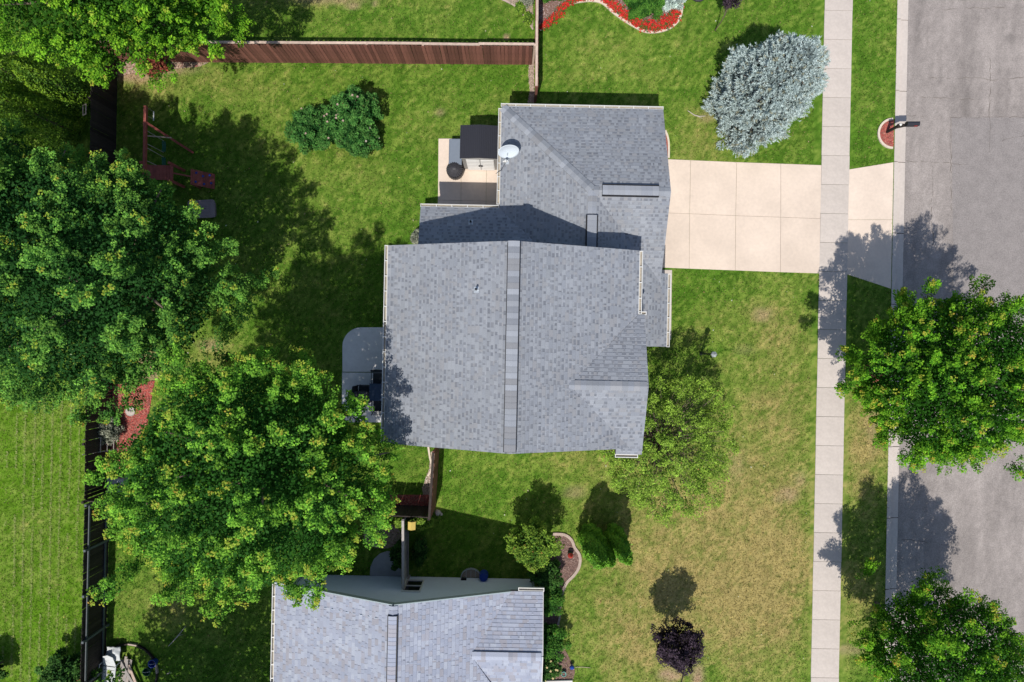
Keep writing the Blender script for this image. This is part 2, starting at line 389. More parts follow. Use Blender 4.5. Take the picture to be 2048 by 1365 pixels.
x = RNG.uniform(-23.5, 16.6, nb); y = RNG.uniform(-16.3, 16.3, nb)
px = 1024+x*K; py = 682.5-y*K; ok = L(x, y)[0] < CURB_X-.02
for p in EXC: ok &= ~in_poly(px, py, p)
x, y = x[ok], y[ok]; nb = len(x)
th = RNG.uniform(0, 2*pi, nb); ln = RNG.uniform(.03, .095, nb); hh = RNG.uniform(.02, .06, nb); w = RNG.uniform(.008, .02, nb)
V = np.empty((nb, 3, 3)); V[:, 0] = np.stack([x-w*np.sin(th), y+w*np.cos(th), np.full(nb, -.003)], -1); V[:, 1] = np.stack([x+w*np.sin(th), y-w*np.cos(th), np.full(nb, -.003)], -1)
V[:, 2] = np.stack([x+ln*np.cos(th), y+ln*np.sin(th), hh], -1)
c = grass_col(x, y)*np.clip(RNG.lognormal(.02, .38, (nb, 1)), .4, 2.4); tanb = RNG.random(nb) < .07; c[tanb] = np.array([.30, .25, .10])*RNG.uniform(.6, 1.2, (tanb.sum(), 1))
me = np_mesh('grass', V.reshape(-1, 3), 3, np.repeat(c, 3, 0)); me.materials.append(M['blade'])
tag(link(bpy.data.objects.new('grass', me)), 'mown lawn grass around the two houses', 'grass', kind='stuff')
# pale clippings in lines on the open field behind the fence
vs = []
for lx in [-21.45+.382*i for i in range(-2, 9)]:
    n = 1300; wgt = random.uniform(.5, 1)
    ly = RNG.uniform(-15.5, -2.8, n); ok = fbm(ly, ly*0+lx, .5, 3) > (.62-.25*wgt); ly = ly[ok]
    jx = lx + RNG.normal(0, .03, len(ly)) + (fbm(ly, ly*0+lx*7, .3, 5)-.5)*.10
    for a, b_ in zip(jx, ly):
        wx, wy = W(a, b_)
        if wx > -18.45: continue
        t = random.uniform(0, pi); s = random.uniform(.010, .028); q = random.uniform(.5, 1)
        vs += [(wx+s*cos(t), wy+s*sin(t), .05), (wx-s*q*sin(t), wy+s*q*cos(t), .06), (wx-s*cos(t), wy-s*sin(t), .05)]
me = np_mesh('clippings', vs, 3, np.tile([[.38, .40, .16]], (len(vs), 1))*RNG.uniform(.7, 1.2, (len(vs)//3, 1)).repeat(3, 0)); me.materials.append(M['blade'])
tag(link(bpy.data.objects.new('grass_clippings', me)), 'pale dry clippings in straight lines on the open field', 'clippings', kind='stuff')

# clover heads and fallen bits scattered in the grass
k = 900; sx = RNG.uniform(-23, 16, k); sy = RNG.uniform(-16, 16, k); ok = L(sx, sy)[0] < CURB_X-.1
for p in EXC: ok &= ~in_poly(1024+sx*K, 682.5-sy*K, p)
vs = []; cs = []
for a, b_ in zip(sx[ok], sy[ok]):
    t = random.uniform(0, pi); s = random.choice((.014, .018, .018, .026, .04)); c = random.choice(((.6,.6,.5),(.5,.48,.3),(.45,.36,.2),(.35,.22,.1),(.55,.5,.12)))
    vs += [(a+s*cos(t), b_+s*sin(t), .055), (a-s*sin(t)*.7, b_+s*cos(t)*.7, .065), (a-s*cos(t), b_-s*sin(t), .055), (a+s*sin(t)*.7, b_-s*cos(t)*.7, .06)]; cs += [c]*4
me = np_mesh('clover', vs, 4, np.array(cs)); me.materials.append(M['blade'])
tag(link(bpy.data.objects.new('clover_heads', me)), 'pale clover heads and fallen leaf bits dotted over the lawns', 'clover', kind='stuff')

# ================================================================ HOUSES
PAL_MAIN = [(.246,.262,.294),(.262,.278,.309),(.232,.248,.281),(.274,.290,.320),(.256,.262,.281),(.243,.257,.283)]
DARK_MAIN = [(.180,.192,.219),(.190,.200,.226),(.168,.180,.207),(.203,.215,.242),(.215,.226,.252)]
PAL_NEXT = [(.305,.33,.405),(.335,.36,.43),(.28,.305,.38),(.31,.315,.365),(.29,.288,.325),(.355,.38,.445),(.315,.34,.415),(.30,.32,.39)]
DARK_NEXT = [(.27,.285,.345),(.24,.26,.32),(.30,.30,.345)]
AX = {'W': lambda x, y: (y, x), 'E': lambda x, y: (y, -x), 'N': lambda x, y: (x, -y), 'S': lambda x, y: (x, y)}
INV = {'W': lambda u, v: (v, u), 'E': lambda u, v: (-v, u), 'N': lambda u, v: (u, -v), 'S': lambda u, v: (u, v)}
class House:
    def __init__(s, name, label, cx, cy, pal, dark, gaps):
        s.c = (cx, cy, 0); s.root = thing(name, label, 'house', (*W(cx, cy), 0), -ANG)
        s.pal, s.dark, s.gaps = pal, dark, gaps
        s.deck = MB(); s.bulk = MB(); s.cand = []
    def plane(s, poly, zf, down):
        ax, inv = AX[down], INV[down]
        s.deck.prism(poly, lambda x, y: zf(x, y)-.14, lambda x, y: zf(x, y))
        uv = [ax(*p) for p in poly]; v0 = min(p[1] for p in uv); v1 = max(p[1] for p in uv); u0 = min(p[0] for p in uv); u1 = max(p[0] for p in uv)
        x0, y0 = inv(u0, v0); x1, y1 = inv(u0, v0+1); th = math.atan(zf(x1, y1)-zf(x0, y0)); e = .143*cos(th)
        def piece(ua, ub, va, vb, zb, zt, col, cand=False):
            q = clip_poly([(ua, va), (ub, va), (ub, vb), (ua, vb)], uv)
            if not q: return
            whole = len(q) == 4 and abs(max(p[0] for p in q)-min(p[0] for p in q)-(ub-ua)) < 1e-3 and abs(max(p[1] for p in q)-min(p[1] for p in q)-(vb-va)) < 1e-3
            off = lambda v: zb+(zt-zb)*(v-va)/(vb-va)
            top = [(*inv(*p), zf(*inv(*p))+off(p[1])) for p in q]
            if cand and whole:
                s.cand.append((zf(*inv(ua, va)), down, round(ub-ua, 3), col, ua, va, vb, zb, zt, zf, inv)); return
            a = sum(top[i][0]*top[(i+1)%len(top)][1]-top[(i+1)%len(top)][0]*top[i][1] for i in range(len(top)))
            if a < 0: top = top[::-1]
            n = len(top); bot = [(x, y, zf(x, y)-.004) for x, y, z in top]
            s.bulk.add(bot+top, [tuple(range(n, 2*n))]+[(i, (i+1)%n, n+(i+1)%n, n+i) for i in range(n)], col)
        v = v0
        while v < v1:
            u = u0-random.random()
            while u < u1:
                l = random.uniform(.8, 1.1)
                d = random.choice(s.dark); k = random.uniform(.92, 1.08)
                piece(u, u+l, v, v+e*.62, .013, .006, tuple(c*k for c in d)); piece(u, u+l, v+e*.62, v+e, .011, .003, tuple(c*k for c in random.choice(s.pal))); u += l
            u = u0-random.random()*.3
            while u < u1:
                w = random.choice(s.gaps[0]); piece(u, u+w, v+.004, v+e, .024, .009, random.choice(s.pal), True)
                u += w+random.choice(s.gaps[1])
            v += e
    def finish(s):
        s.roof = s.deck.build('roof', M['deck'], s.root, s.c)
        s.cand.sort(key=lambda c: -c[0]); cache = {}
        for i, (z, down, w, col, ua, va, vb, zb, zt, zf, inv) in enumerate(s.cand):
            q = [(ua, va), (ua+w, va), (ua+w, vb), (ua, vb)]; P = [inv(*p) for p in q]
            off = [zb, zb, zt, zt]; top = [(x, y, zf(x, y)+o) for (x, y), o in zip(P, off)]
            a = sum(top[i2][0]*top[(i2+1)%4][1]-top[(i2+1)%4][0]*top[i2][1] for i2 in range(4))
            if a < 0: top = top[::-1]
            bot = [(x, y, zf(x, y)-.004) for x, y, _ in top]
            fs = [(4, 5, 6, 7)]+[(k, (k+1)%4, 4+(k+1)%4, 4+k) for k in range(4)]
            if i < 300:
                o3 = top[0]; key = (down, w, col, round(z-zf(*inv(ua, va+.1)), 4))
                if key not in cache:
                    mm = MB().add([tuple(p[k]-o3[k] for k in range(3)) for p in bot+top], fs, col).mesh('shingle'); mm.materials.append(M['shingle']); cache[key] = mm
                o = link(bpy.data.objects.new('shingle', cache[key]), s.roof); o.location = (o3[0]-s.c[0], o3[1]-s.c[1], o3[2])
            else: s.bulk.add(bot+top, fs, col)
        o = s.bulk.build('shingle_field', M['shingle'], s.roof, s.c); o['kind'] = 'stuff'
    def caps(s, p, q, drop, w=.16, step=.2, lift=.03):
        p, q = Vector(p), Vector(q); d = q-p; n = int(d.length/step); d.normalize()
        side = Vector((d.y, -d.x, 0)).normalized()
        lib = []
        for col in s.pal[:5]:
            k = random.choice((.88, .95, 1.0, 1.07, 1.15)); col = tuple(c*k for c in col); vs = []
            for t, up in ((-.005, lift+.016), (step+.03, lift+.004)):
                c0 = d*t; vs += [c0-side*w+Vector((0, 0, up-drop)), c0+Vector((0, 0, up+.008)), c0+side*w+Vector((0, 0, up-drop)),
                                 c0+side*w+Vector((0, 0, up-drop-.03)), c0+Vector((0, 0, up-.022)), c0-side*w+Vector((0, 0, up-drop-.03))]
            mm = MB().add(vs, [(0,1,7,6),(1,2,8,7),(2,3,9,8),(5,0,6,11),(0,5,4,1),(1,4,3,2),(6,7,10,11),(7,8,9,10),(3,4,10,9),(4,5,11,10)], col).mesh('ridge_cap'); mm.materials.append(M['shingle']); lib.append(mm)
        for i in range(n):
            o = link(bpy.data.objects.new('ridge_cap', random.choice(lib)), s.roof); o.location = tuple(a-b_ for a, b_ in zip(p+d*step*i, s.c))
    def vent(s, p, q, w=.19, lift=.05):
        mb = MB(); p, q = Vector(p), Vector(q); z = Vector((0, 0, lift*.5-.02))
        mb.bar(p+z, q+z, 2*w+.05, lift+.06); mb.build('ridge_vent', M['black'], s.root, s.c)
    def gutter(s, p, q, out, w=.11, m='white'):
        """p-q along the eave at the top of the gutter, out = outward unit vector"""
        mb = MB(); p, q = Vector(p), Vector(q); o = Vector((*out, 0)); d = (q-p).normalized()
        mb.bar(p+o*w-Vector((0, 0, .05)), q+o*w-Vector((0, 0, .05)), .022, .11)
        mb.bar(p+o*.012-Vector((0, 0, .05)), q+o*.012-Vector((0, 0, .05)), .02, .10)
        for e in (p, q): mb.bar(e+o*.0-Vector((0, 0, .055)), e+o*(w+.016)-Vector((0, 0, .055)), .02, .115)
        L_ = (q-p).length; n = max(1, int(L_/.52))
        for i in range(1, n): 
            c = p+d*(L_*i/n); mb.bar(c+o*.02-Vector((0, 0, .012)), c+o*(w-.01)-Vector((0, 0, .012)), .03, .012)
        g = mb.build('gutter', M[m], s.root, s.c)
        mb = MB(); mb.bar(p+o*(w*.5)-Vector((0, 0, .095)), q+o*(w*.5)-Vector((0, 0, .095)), w-.03, .015); mb.build('gutter_floor', M['troughtan'], g, s.c)
    def fascia(s, pts, w=.03, h=.17, m='tan'):
        mb = MB()
        for a, b_ in zip(pts[:-1], pts[1:]):
            a, b_ = Vector(a), Vector(b_); mb.bar(a, b_, w, h)
        mb.build('fascia', M[m], s.root, s.c)
    def window(s, x, y, z, w, h, nx, ny, frame='white'):
        """centre of the window on a wall whose outward normal is (nx, ny)"""
        t = Vector((-ny, nx, 0)); nrm = Vector((nx, ny, 0)); c = Vector((x, y, z)); u = Vector((0, 0, 1)); mb = MB()
        for sg in (-1, 1):
            mb.bar(c+t*sg*w/2-u*h/2+nrm*.02, c+t*sg*w/2+u*h/2+nrm*.02, .05, .06, up=nrm)
            mb.bar(c-t*(w/2+.025)+u*sg*(h/2+.025)+nrm*.021, c+t*(w/2+.025)+u*sg*(h/2+.025)+nrm*.021, .06, .05)
        mb.bar(c-t*w/2+nrm*.018, c+t*w/2+nrm*.018, .05, .035)
        f = mb.build('window', M[frame], s.root, s.c)
        for sg in (-1, 1):
            MB().bar(c+u*sg*h/4-t*(w/2-.02)+nrm*.006, c+u*sg*h/4+t*(w/2-.02)+nrm*.006, .012, h/2-.03).build('pane', M['glass'], f, s.c)

# ---------------------------------------------------------------- the main house
A = House('grey_roofed_house', 'two storey house with dark grey shingle roof beside the pink driveway', .8, 2.6, PAL_MAIN, DARK_MAIN, ([.07, .10, .14, .18, .24, .30], [.05, .08, .11, .14, .17]))
SL = (6.95-5.2)/4.42
zW = lambda x, y: 6.95-SL*abs(x)
zCN = lambda x, y: 6.17-SL*abs(y+1.44)
A.plane([(-4.42,3.27),(0,3.27),(0,-3.68),(-4.42,-3.68)], zW, 'W')
A.plane([(0,3.27),(4.42,3.27),(4.42,1.02),(1.97,-1.44),(0,-1.44)], zW, 'E')
A.plane([(0,-1.44),(1.97,-1.44),(4.21,-3.68),(0,-3.68)], zW, 'E')
A.plane([(1.97,-1.44),(4.42,1.01),(4.64,1.01),(4.64,-1.44)], zCN, 'N')
A.plane([(1.97,-1.44),(4.64,-1.44),(4.64,-3.68),(4.21,-3.68)], zCN, 'S')
A.plane([(3.72,-3.68),(4.64,-3.68),(4.64,-3.9),(3.72,-3.9)], zCN, 'S')
gW = lambda x, y: 2.9+1.6*(x+.58)/3.38
gE = lambda x, y: 2.9+1.6*(5.95-x)/3.15
gN = lambda x, y: 2.9+1.6*(9.03-y)/3.51
gS = lambda x, y: 4.5-1.6*(5.52-y)/3.51
gL = lambda x, y: 2.9+.473*(5.1-y)
A.plane([(-.58,9.03),(2.8,5.52),(2.8,2.95),(1.57,2.95),(-.58,5.1)], gW, 'W')
A.plane([(-.58,9.03),(5.64,9.03),(5.64,5.52),(2.8,5.52)], gN, 'N')
A.plane([(2.8,5.52),(5.64,5.52),(5.64,2.33)], gS, 'S')
A.plane([(2.8,5.52),(5.1,2.95),(2.8,2.95)], gE, 'E')
A.plane([(4.05,2.95),(5.1,2.95),(5.64,2.33),(5.64,-.1),(4.05,-.1)], gE, 'E')
A.plane([(5.64,2.72),(5.95,2.72),(5.95,-.1),(5.64,-.1)], gE, 'E')
A.plane([(-3.62,5.1),(-.58,5.1),(1.57,2.95),(-3.58,2.95)], gL, 'N')
A.finish()
A.vent((0, 3.2, 6.95), (0, -3.62, 6.95)); A.caps((0, 3.25, 6.95), (0, -3.68, 6.95), .03, .19, .195, .10)
A.caps((1.95, -1.44, 6.17), (4.64, -1.44, 6.17), .055, .16, .2)
A.caps((-.52, 8.97, 2.93), (2.78, 5.54, 4.5), .05, .17, .2)
A.vent((3.15, 5.52, 4.5), (5.2, 5.52, 4.5)); A.caps((2.85, 5.52, 4.5), (3.15, 5.52, 4.5), .06, .16, .16); A.caps((3.16, 5.52, 4.5), (5.2, 5.52, 4.5), .02, .17, .2, .09); A.caps((5.2, 5.52, 4.5), (5.64, 5.52, 4.5), .06, .16, .2)
A.vent((2.8, 4.6, 4.5), (2.8, 3.0, 4.5)); A.caps((2.8, 5.5, 4.5), (2.8, 4.6, 4.5), .06, .16, .2); A.caps((2.8, 4.6, 4.5), (2.8, 3.0, 4.5), .02, .17, .2, .09)
A.gutter((-4.42, 3.27, 5.2), (-4.42, -3.68, 5.2), (-1, 0)); A.gutter((4.42, 3.25, 5.2), (4.42, 1.05, 5.2), (1, 0))
A.gutter((4.44, 1.01, 5.19), (4.70, 1.01, 5.19), (0, 1)); A.gutter((3.72, -3.9, 5.19), (4.5, -3.9, 5.19), (0, -1))
A.gutter((-.60, 9.03, 2.9), (5.64, 9.03, 2.9), (0, 1), .11); A.gutter((-.58, 8.95, 2.9), (-.58, 5.27, 2.9), (-1, 0), .11)
A.gutter((-3.62, 5.1, 2.9), (-.62, 5.1, 2.9), (0, 1), .11); A.gutter((5.95, 2.7, 2.9), (5.95, -.1, 2.9), (1, 0), .11)
A.fascia([(-4.40, 3.235, 5.0), (0, 3.235, 6.75), (4.40, 3.235, 5.0)]); A.fascia([(-4.40, -3.645, 5.0), (0, -3.645, 6.75), (4.2, -3.645, 5.09)])
A.fascia([(4.60, 1.0, 5.0), (4.60, -1.44, 5.97), (4.60, -3.86, 5.0)]); A.fascia([(5.60, 9.0, 2.7), (5.60, 5.52, 4.3), (5.60, 2.75, 3.02)])
A.fascia([(-3.57, 5.06, 2.7), (-3.54, 3.0, 3.67)]); A.fascia([(5.92, -.06, 2.72), (4.1, -.06, 3.64)])
w = MB(); dz = .16
pent = [(-4.1, 0), (4.1, 0), (4.1, zW(4.1, 0)-dz), (0, 6.95-dz), (-4.1, zW(4.1, 0)-dz)]
w.add([(x, 3.0, z) for x, z in pent]+[(x, -3.42, z) for x, z in pent], [(4,3,2,1,0),(5,6,7,8,9)]+[(i, (i+1)%5, 5+(i+1)%5, 5+i) for i in range(5)])
pent = [(.72, .1), (-3.6, .1), (-3.6, zCN(0, -3.6)-dz), (-1.44, 6.17-dz), (.72, zCN(0, .72)-dz)]
w.add([(2.2, y, z) for y, z in pent]+[(4.4, y, z) for y, z in pent], [(4,3,2,1,0),(5,6,7,8,9)]+[(i, (i+1)%5, 5+(i+1)%5, 5+i) for i in range(5)])
pent = [(8.72, 0), (2.75, 0), (2.75, 3.0), (5.52, 4.5-dz), (8.72, 2.86)]
w.add([(-.28, y, 0 if i < 2 else 2.86) for i, (y, z) in enumerate(pent)]+[(5.38, y, z) for y, z in pent], [(4,3,2,1,0),(5,6,7,8,9)]+[(i, (i+1)%5, 5+(i+1)%5, 5+i) for i in range(5)])
w.add([(-3.35, 4.82, 0), (-3.35, 2.9, 0), (-3.35, 2.9, 3.75), (-3.35, 4.82, 2.86), (-.2, 4.82, 0), (-.2, 2.9, 0), (-.2, 2.9, 3.75), (-.2, 4.82, 2.86)], [(3,2,1,0),(4,5,6,7),(0,1,5,4),(1,2,6,5),(2,3,7,6),(3,0,4,7)])
w.build('wall', M['siding'], A.root, A.c)
gd = MB()
for i in range(4): gd.box(5.382, 5.42, 3.3, 7.9, .06+i*.56, .60+i*.56)
gd.build('garage_door', M['white'], A.root, A.c)
for y in (.5, -2.6, -1.0): A.window(4.402 if y < .4 else 4.102, y, 1.55 if y < .4 else 4.3, 1.0, 1.2, 1, 0)
for y in (-2.3, .2, 2.0): A.window(-4.102, y, 4.2, 1.0, 1.2, -1, 0)
A.window(-1.8, -3.422, 4.3, .9, 1.2, 0, -1); A.window(1.6, -3.422, 4.3, .9, 1.2, 0, -1)
MB().box(-4.135, -4.10, -.9, .9, .08, 2.15).build('patio_door', M['glass'], A.root, A.c)
dr = MB().box(4.1, 4.14, 1.2, 2.1, .12, 2.2); dr.build('front_door', M['red'], A.root, A.c)
for yy in (0.0, 2.5): MB().box(5.72, 5.84, yy, yy+.12, .03, 2.8).build('porch_post', M['white'], A.root, A.c)
def pipe(hs, px, py, h, zf, lean):
    x, y = LP(px, py, h); z = zf(x, y); d = .085; b = MB()
    b.add([(x+a, y+c, zf(x+a, y+c)+.034) for a, c in ((-d,-d*1.2),(d,-d*1.2),(d,d*1.2),(-d,d*1.2))]+[(x+a, y+c, zf(x+a, y+c)+.02) for a, c in ((-d,-d*1.2),(d,-d*1.2),(d,d*1.2),(-d,d*1.2))], [(0,1,2,3),(4,0,3,7),(5,1,0,4),(6,2,1,5),(7,3,2,6)])
    b.lathe([(.075, .02), (.055, .06), (.04, .12)], 14, (x, y, z))
    o = b.build('vent_flashing', M['metal'], hs.root, hs.c)
    t = MB(); t.lathe([(.036, 0), (.036, .32), (.026, .32), (.026, .2)], 14, (x, y, z)); t.build('vent_pipe', M['darkmetal'], o, hs.c)
pipe(A, 953, 580, 6.45, zW, 0); pipe(A, 942, 446, 3.1, gL, 0)
# satellite dish on the garage roof
ox, oy = LP(1014, 322, 3.2); zb = gW(ox, oy)
dsh = thing('satellite_dish', 'pale satellite dish with a feed arm on the garage roof above the shed', 'satellite dish', (*W(ox, oy), zb), -ANG)
b = MB().box(-.08, .08, -.1, .1, .0, .05); b.tube([(0, 0, .0), (.0, .02, .35), (.02, .18, .62)], .025); b.tube([(.2, .1, .06), (.01, .1, .45)], .012); b.tube([(-.2, .1, -.06), (0, .1, .45)], .012)
b.build('mast', M['metal'], dsh)
nn = Vector((.12, -.86, .46)).normalized(); cc = Vector((.05, .26, .70)); ex = nn.cross(Vector((0, 0, 1))).normalized(); ey = ex.cross(nn)
vs, fs = [], []; nr, na = 7, 32
for back in (0, 1):
    for r in range(nr+1):
        for k in range(na):
            t = r/nr; a = 2*pi*k/na; p = cc + ex*.40*t*cos(a) + ey*.36*t*sin(a) + nn*(.09*t*t - .012*back); vs.append(tuple(p))
st = (nr+1)*na
for r in range(nr):
    for k in range(na):
        q = (r*na+k, r*na+(k+1)%na, (r+1)*na+(k+1)%na, (r+1)*na+k); fs += [q, tuple(st+i for i in q[::-1])]
for k in range(na): fs.append((nr*na+k, nr*na+(k+1)%na, st+nr*na+(k+1)%na, st+nr*na+k))
MB().add(vs, fs).build('reflector', M['dish'], dsh, smooth=True)
tip = cc + nn*.42 + ex*.16 - ey*.12
b = MB().tube([tuple(cc-ey*.34), tuple(cc-ey*.30+nn*.2), tuple(tip)], .014); b.build('feed_arm', M['metal'], dsh)
b = MB().lathe([(.03, 0), (.05, .03), (.05, .11), (.03, .14)], 12, tuple(tip-Vector((0, 0, .05)))); b.bar(tip-ex*.1, tip+ex*.1, .045, .05); b.build('receiver', M['white'], dsh)
b = MB().tube(smooth_line([(0, .02, .12), (-.12, -.15, .06), (-.22, -.3, -.03), (-.42, -.42, -.13)], 5), .01, 6); b.build('cable', M['darkmetal'], dsh)

# ---------------------------------------------------------------- the neighbouring house
B = House('blue_grey_house', 'single storey house with pale bluish shingles and blue-grey siding', -3.8, -13, PAL_NEXT, DARK_NEXT, ([.14, .18, .22, .26], [.0, .008, .03, .06]))
nW = lambda x, y: 4.65-(2.0/4.92)*(-4.08-x)
nE = lambda x, y: 4.65-(2.0/5.44)*(x+4.08)
zr = 4.65-(2.0/5.44)*2.78
nN = lambda x, y: zr-.30*abs(y+11.8)
B.plane([(-9,-9.6),(-4.08,-9.6),(-4.08,-16.5),(-9,-16.5)], nW, 'W')
B.plane([(-4.08,-9.6),(.14,-9.6),(-1.3,-11.8),(-4.08,-11.8)], nE, 'E')
B.plane([(-4.08,-11.8),(-1.3,-11.8),(.14,-14.0),(.14,-16.5),(-4.08,-16.5)], nE, 'E')
B.plane([(-1.3,-11.8),(.14,-9.6),(1.38,-9.6),(1.38,-11.8)], nN, 'N')
B.plane([(-1.3,-11.8),(1.38,-11.8),(1.38,-14.0),(.14,-14.0)], nN, 'S')
B.plane([(.14,-14.0),(1.38,-14.0),(1.38,-16.5),(.14,-16.5)], lambda x, y: 3.1-.3*(x-.14), 'E')
B.finish()
B.caps((-4.08, -9.62, 4.65), (-4.08, -9.95, 4.65), .05, .16, .16)
B.vent((-4.08, -9.95, 4.65), (-4.08, -16.4, 4.65), .16); B.caps((-4.08, -9.96, 4.65), (-4.08, -16.4, 4.65), .015, .15, .15, .09)
B.vent((-.85, -11.8, zr), (1.0, -11.8, zr), .12, .02); B.caps((-1.25, -11.8, zr), (1.36, -11.8, zr), .03, .15, .17, .06)
B.gutter((-9, -9.6, 2.64), (-9, -16.5, 2.64), (-1, 0), .12); B.gutter((.45, -9.6, nN(0, -9.6)), (1.42, -9.6, nN(0, -9.6)), (0, 1), .12)
B.fascia([(-9, -9.585, 2.56), (-4.08, -9.585, 4.56), (.14, -9.585, 3.02)], .04, .2, 'greytrim'); B.fascia([(1.395, -9.6, 2.87), (1.395, -11.8, zr-.1), (1.395, -14, 2.87)], .03, .17, 'white')
# the wall: courses of lap siding, each a board of its own
ws = MB(); ws.box(-8.72, 1.12, -16.4, -10.16, 0, 2.5)
ws.add([(-8.72, -10.16, 2.5), (1.12, -10.16, 2.5), (.3, -10.16, 2.9), (-4.08, -10.16, 4.48)]+[(-8.72, -16.4, 2.5), (1.12, -16.4, 2.5), (.3, -16.4, 2.9), (-4.08, -16.4, 4.48)], [(0,1,2,3),(7,6,5,4),(0,4,5,1),(1,5,6,2),(2,6,7,3),(3,7,4,0)])
wall = ws.build('wall', M['greysiding'], B.root, B.c)
z = .12
while z < 4.4:
    xa = max(-8.72, -4.08-(4.6-z)/(2.0/4.92)); xb = min(1.12, -4.08+(4.6-z-.06)/(2.0/5.44))
    if xb-xa > .3:
        mb = MB().add([(xa, -10.155, z), (xb, -10.155, z), (xb, -10.155, z+.118), (xa, -10.155, z+.118), (xa, -10.128, z), (xb, -10.128, z), (xb, -10.148, z+.118), (xa, -10.148, z+.118)], [(4,5,6,7)[::-1],(0,1,5,4)[::-1],(3,7,6,2)[::-1],(0,4,7,3)[::-1],(1,2,6,5)[::-1]])
        mb.build('siding_board', M['greysiding'], wall, B.c)
    z += .12
B.window(-3.85, -10.12, 1.25, .72, 1.2, 0, 1)
for xx in (1.08, -8.7): MB().box(xx-.05, xx+.05, -10.14, -10.09, .05, 2.6).build('corner_board', M['greytrim'], B.root, B.c)
MB().box(-1.95, -1.72, -10.13, -10.08, .25, .42).build('wall_vent', M['black'], B.root, B.c)
MB().box(1.13, 1.16, -13, -12, .1, 2.1).build('front_door', M['greytrim'], B.root, B.c)

# ================================================================ FENCES
def fence(name, label, p0, p1, h, face, bm, cm, post=2.2, both=False, cap=True, cat='fence', bw=.138, gap=.007, pm=None, rails=True, group=None, z0=.03):
    a, c = G(*p0), G(*p1); d = (c[0]-a[0], c[1]-a[1]); Ln = math.hypot(*d)
    r = thing(name, label, cat, (*a, 0), atan2(d[1], d[0]), group)
    lib = []
    for i in range(4):
        hh = h-random.uniform(0, .03); w = bw; e = .03
        o = [(0, z0), (w, z0), (w, hh-e), (w-e, hh), (e, hh), (0, hh-e)]
        vs = [(x, -.009, z) for x, z in o]+[(x, .009, z) for x, z in o]
        mm = MB().add(vs, [(0,1,2,3,4,5),(11,10,9,8,7,6)]+[(i2, 6+i2, 6+(i2+1)%6, (i2+1)%6) for i2 in range(6)]).mesh('fence_board'); mm.materials.append(M[bm]); lib.append(mm)
    for sd in ([face, -face] if both else [face]):
        x = .0
        while x+bw < Ln:
            o = link(bpy.data.objects.new('board', random.choice(lib)), r); o.location = (x, sd*(.062 if sd == face else .058)+random.uniform(-.004, .004), random.uniform(-.012, .012)); o.rotation_euler = (random.uniform(-.004, .004), random.uniform(-.007, .007), 0)
            x += bw+gap if sd == face else bw+.06
    n = max(1, round(Ln/post)); pm = pm or cm
    pme = MB().box(-.045, .045, -.045, .045, -.1, h+.03).mesh('fence_post'); pme.materials.append(M[pm])
    for i in range(n+1):
        o = link(bpy.data.objects.new('post', pme), r); o.location = (Ln*i/n, 0, 0); o.rotation_euler = (random.uniform(-.01, .01), random.uniform(-.01, .01), 0)
    bl = Ln/n
    if cap:
        cme = MB().box(.0, bl-.006, -.048, .048, -.019, .019).mesh('cap_rail'); cme.materials.append(M[cm])
        for i in range(n):
            o = link(bpy.data.objects.new('cap_rail', cme), r); o.location = (bl*i, -face*.0+random.uniform(-.012, .012), h+.05+random.uniform(-.01, .01)); o.rotation_euler = (random.uniform(-.06, .06), 0, random.uniform(-.006, .006))
    if rails:
        rme = MB().box(.045, bl-.045, -.02, .02, -.045, .045).mesh('rail'); rme.materials.append(M[pm])
        for i in range(n):
            for zz in (.35, h-.25):
                o = link(bpy.data.objects.new('rail', rme), r); o.location = (bl*i, 0, zz)
    return r
fence('board_fence', 'long sunlit brown board fence with pale top rail across the back lawn', (230, 121), (1066, 127.5), 1.83, -1, 'brown', 'palewood', both=True, post=2.12)
fence('board_fence', 'narrow run of brown fence seen edge-on between flower beds and garage', (1071.5, -40), (1070, 204), 1.75, 1, 'brown', 'palewood', pm='brown', post=2.3)
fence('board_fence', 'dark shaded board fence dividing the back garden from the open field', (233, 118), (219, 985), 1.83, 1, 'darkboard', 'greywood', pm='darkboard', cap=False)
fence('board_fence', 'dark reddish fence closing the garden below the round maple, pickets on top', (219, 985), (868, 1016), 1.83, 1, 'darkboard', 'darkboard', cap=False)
fence('board_fence', 'short brown fence running from the two storey house to the garden corner', (876, 892), (868, 1016), 1.8, 1, 'brown', 'darkboard', pm='brown')
fence('grey_fence', 'weathered grey fence between the garden corner and the blue-grey house wall', (819, 1020), (819, 1152), 1.7, -1, 'greywood', 'greywood')
fence('rail_fence', 'black board fence with exposed rails below the dark garden corner', (223, 992), (213, 1420), 1.75, -1, 'darkboard', 'darkboard', cap=False, pm='darkrail', post=1.9)

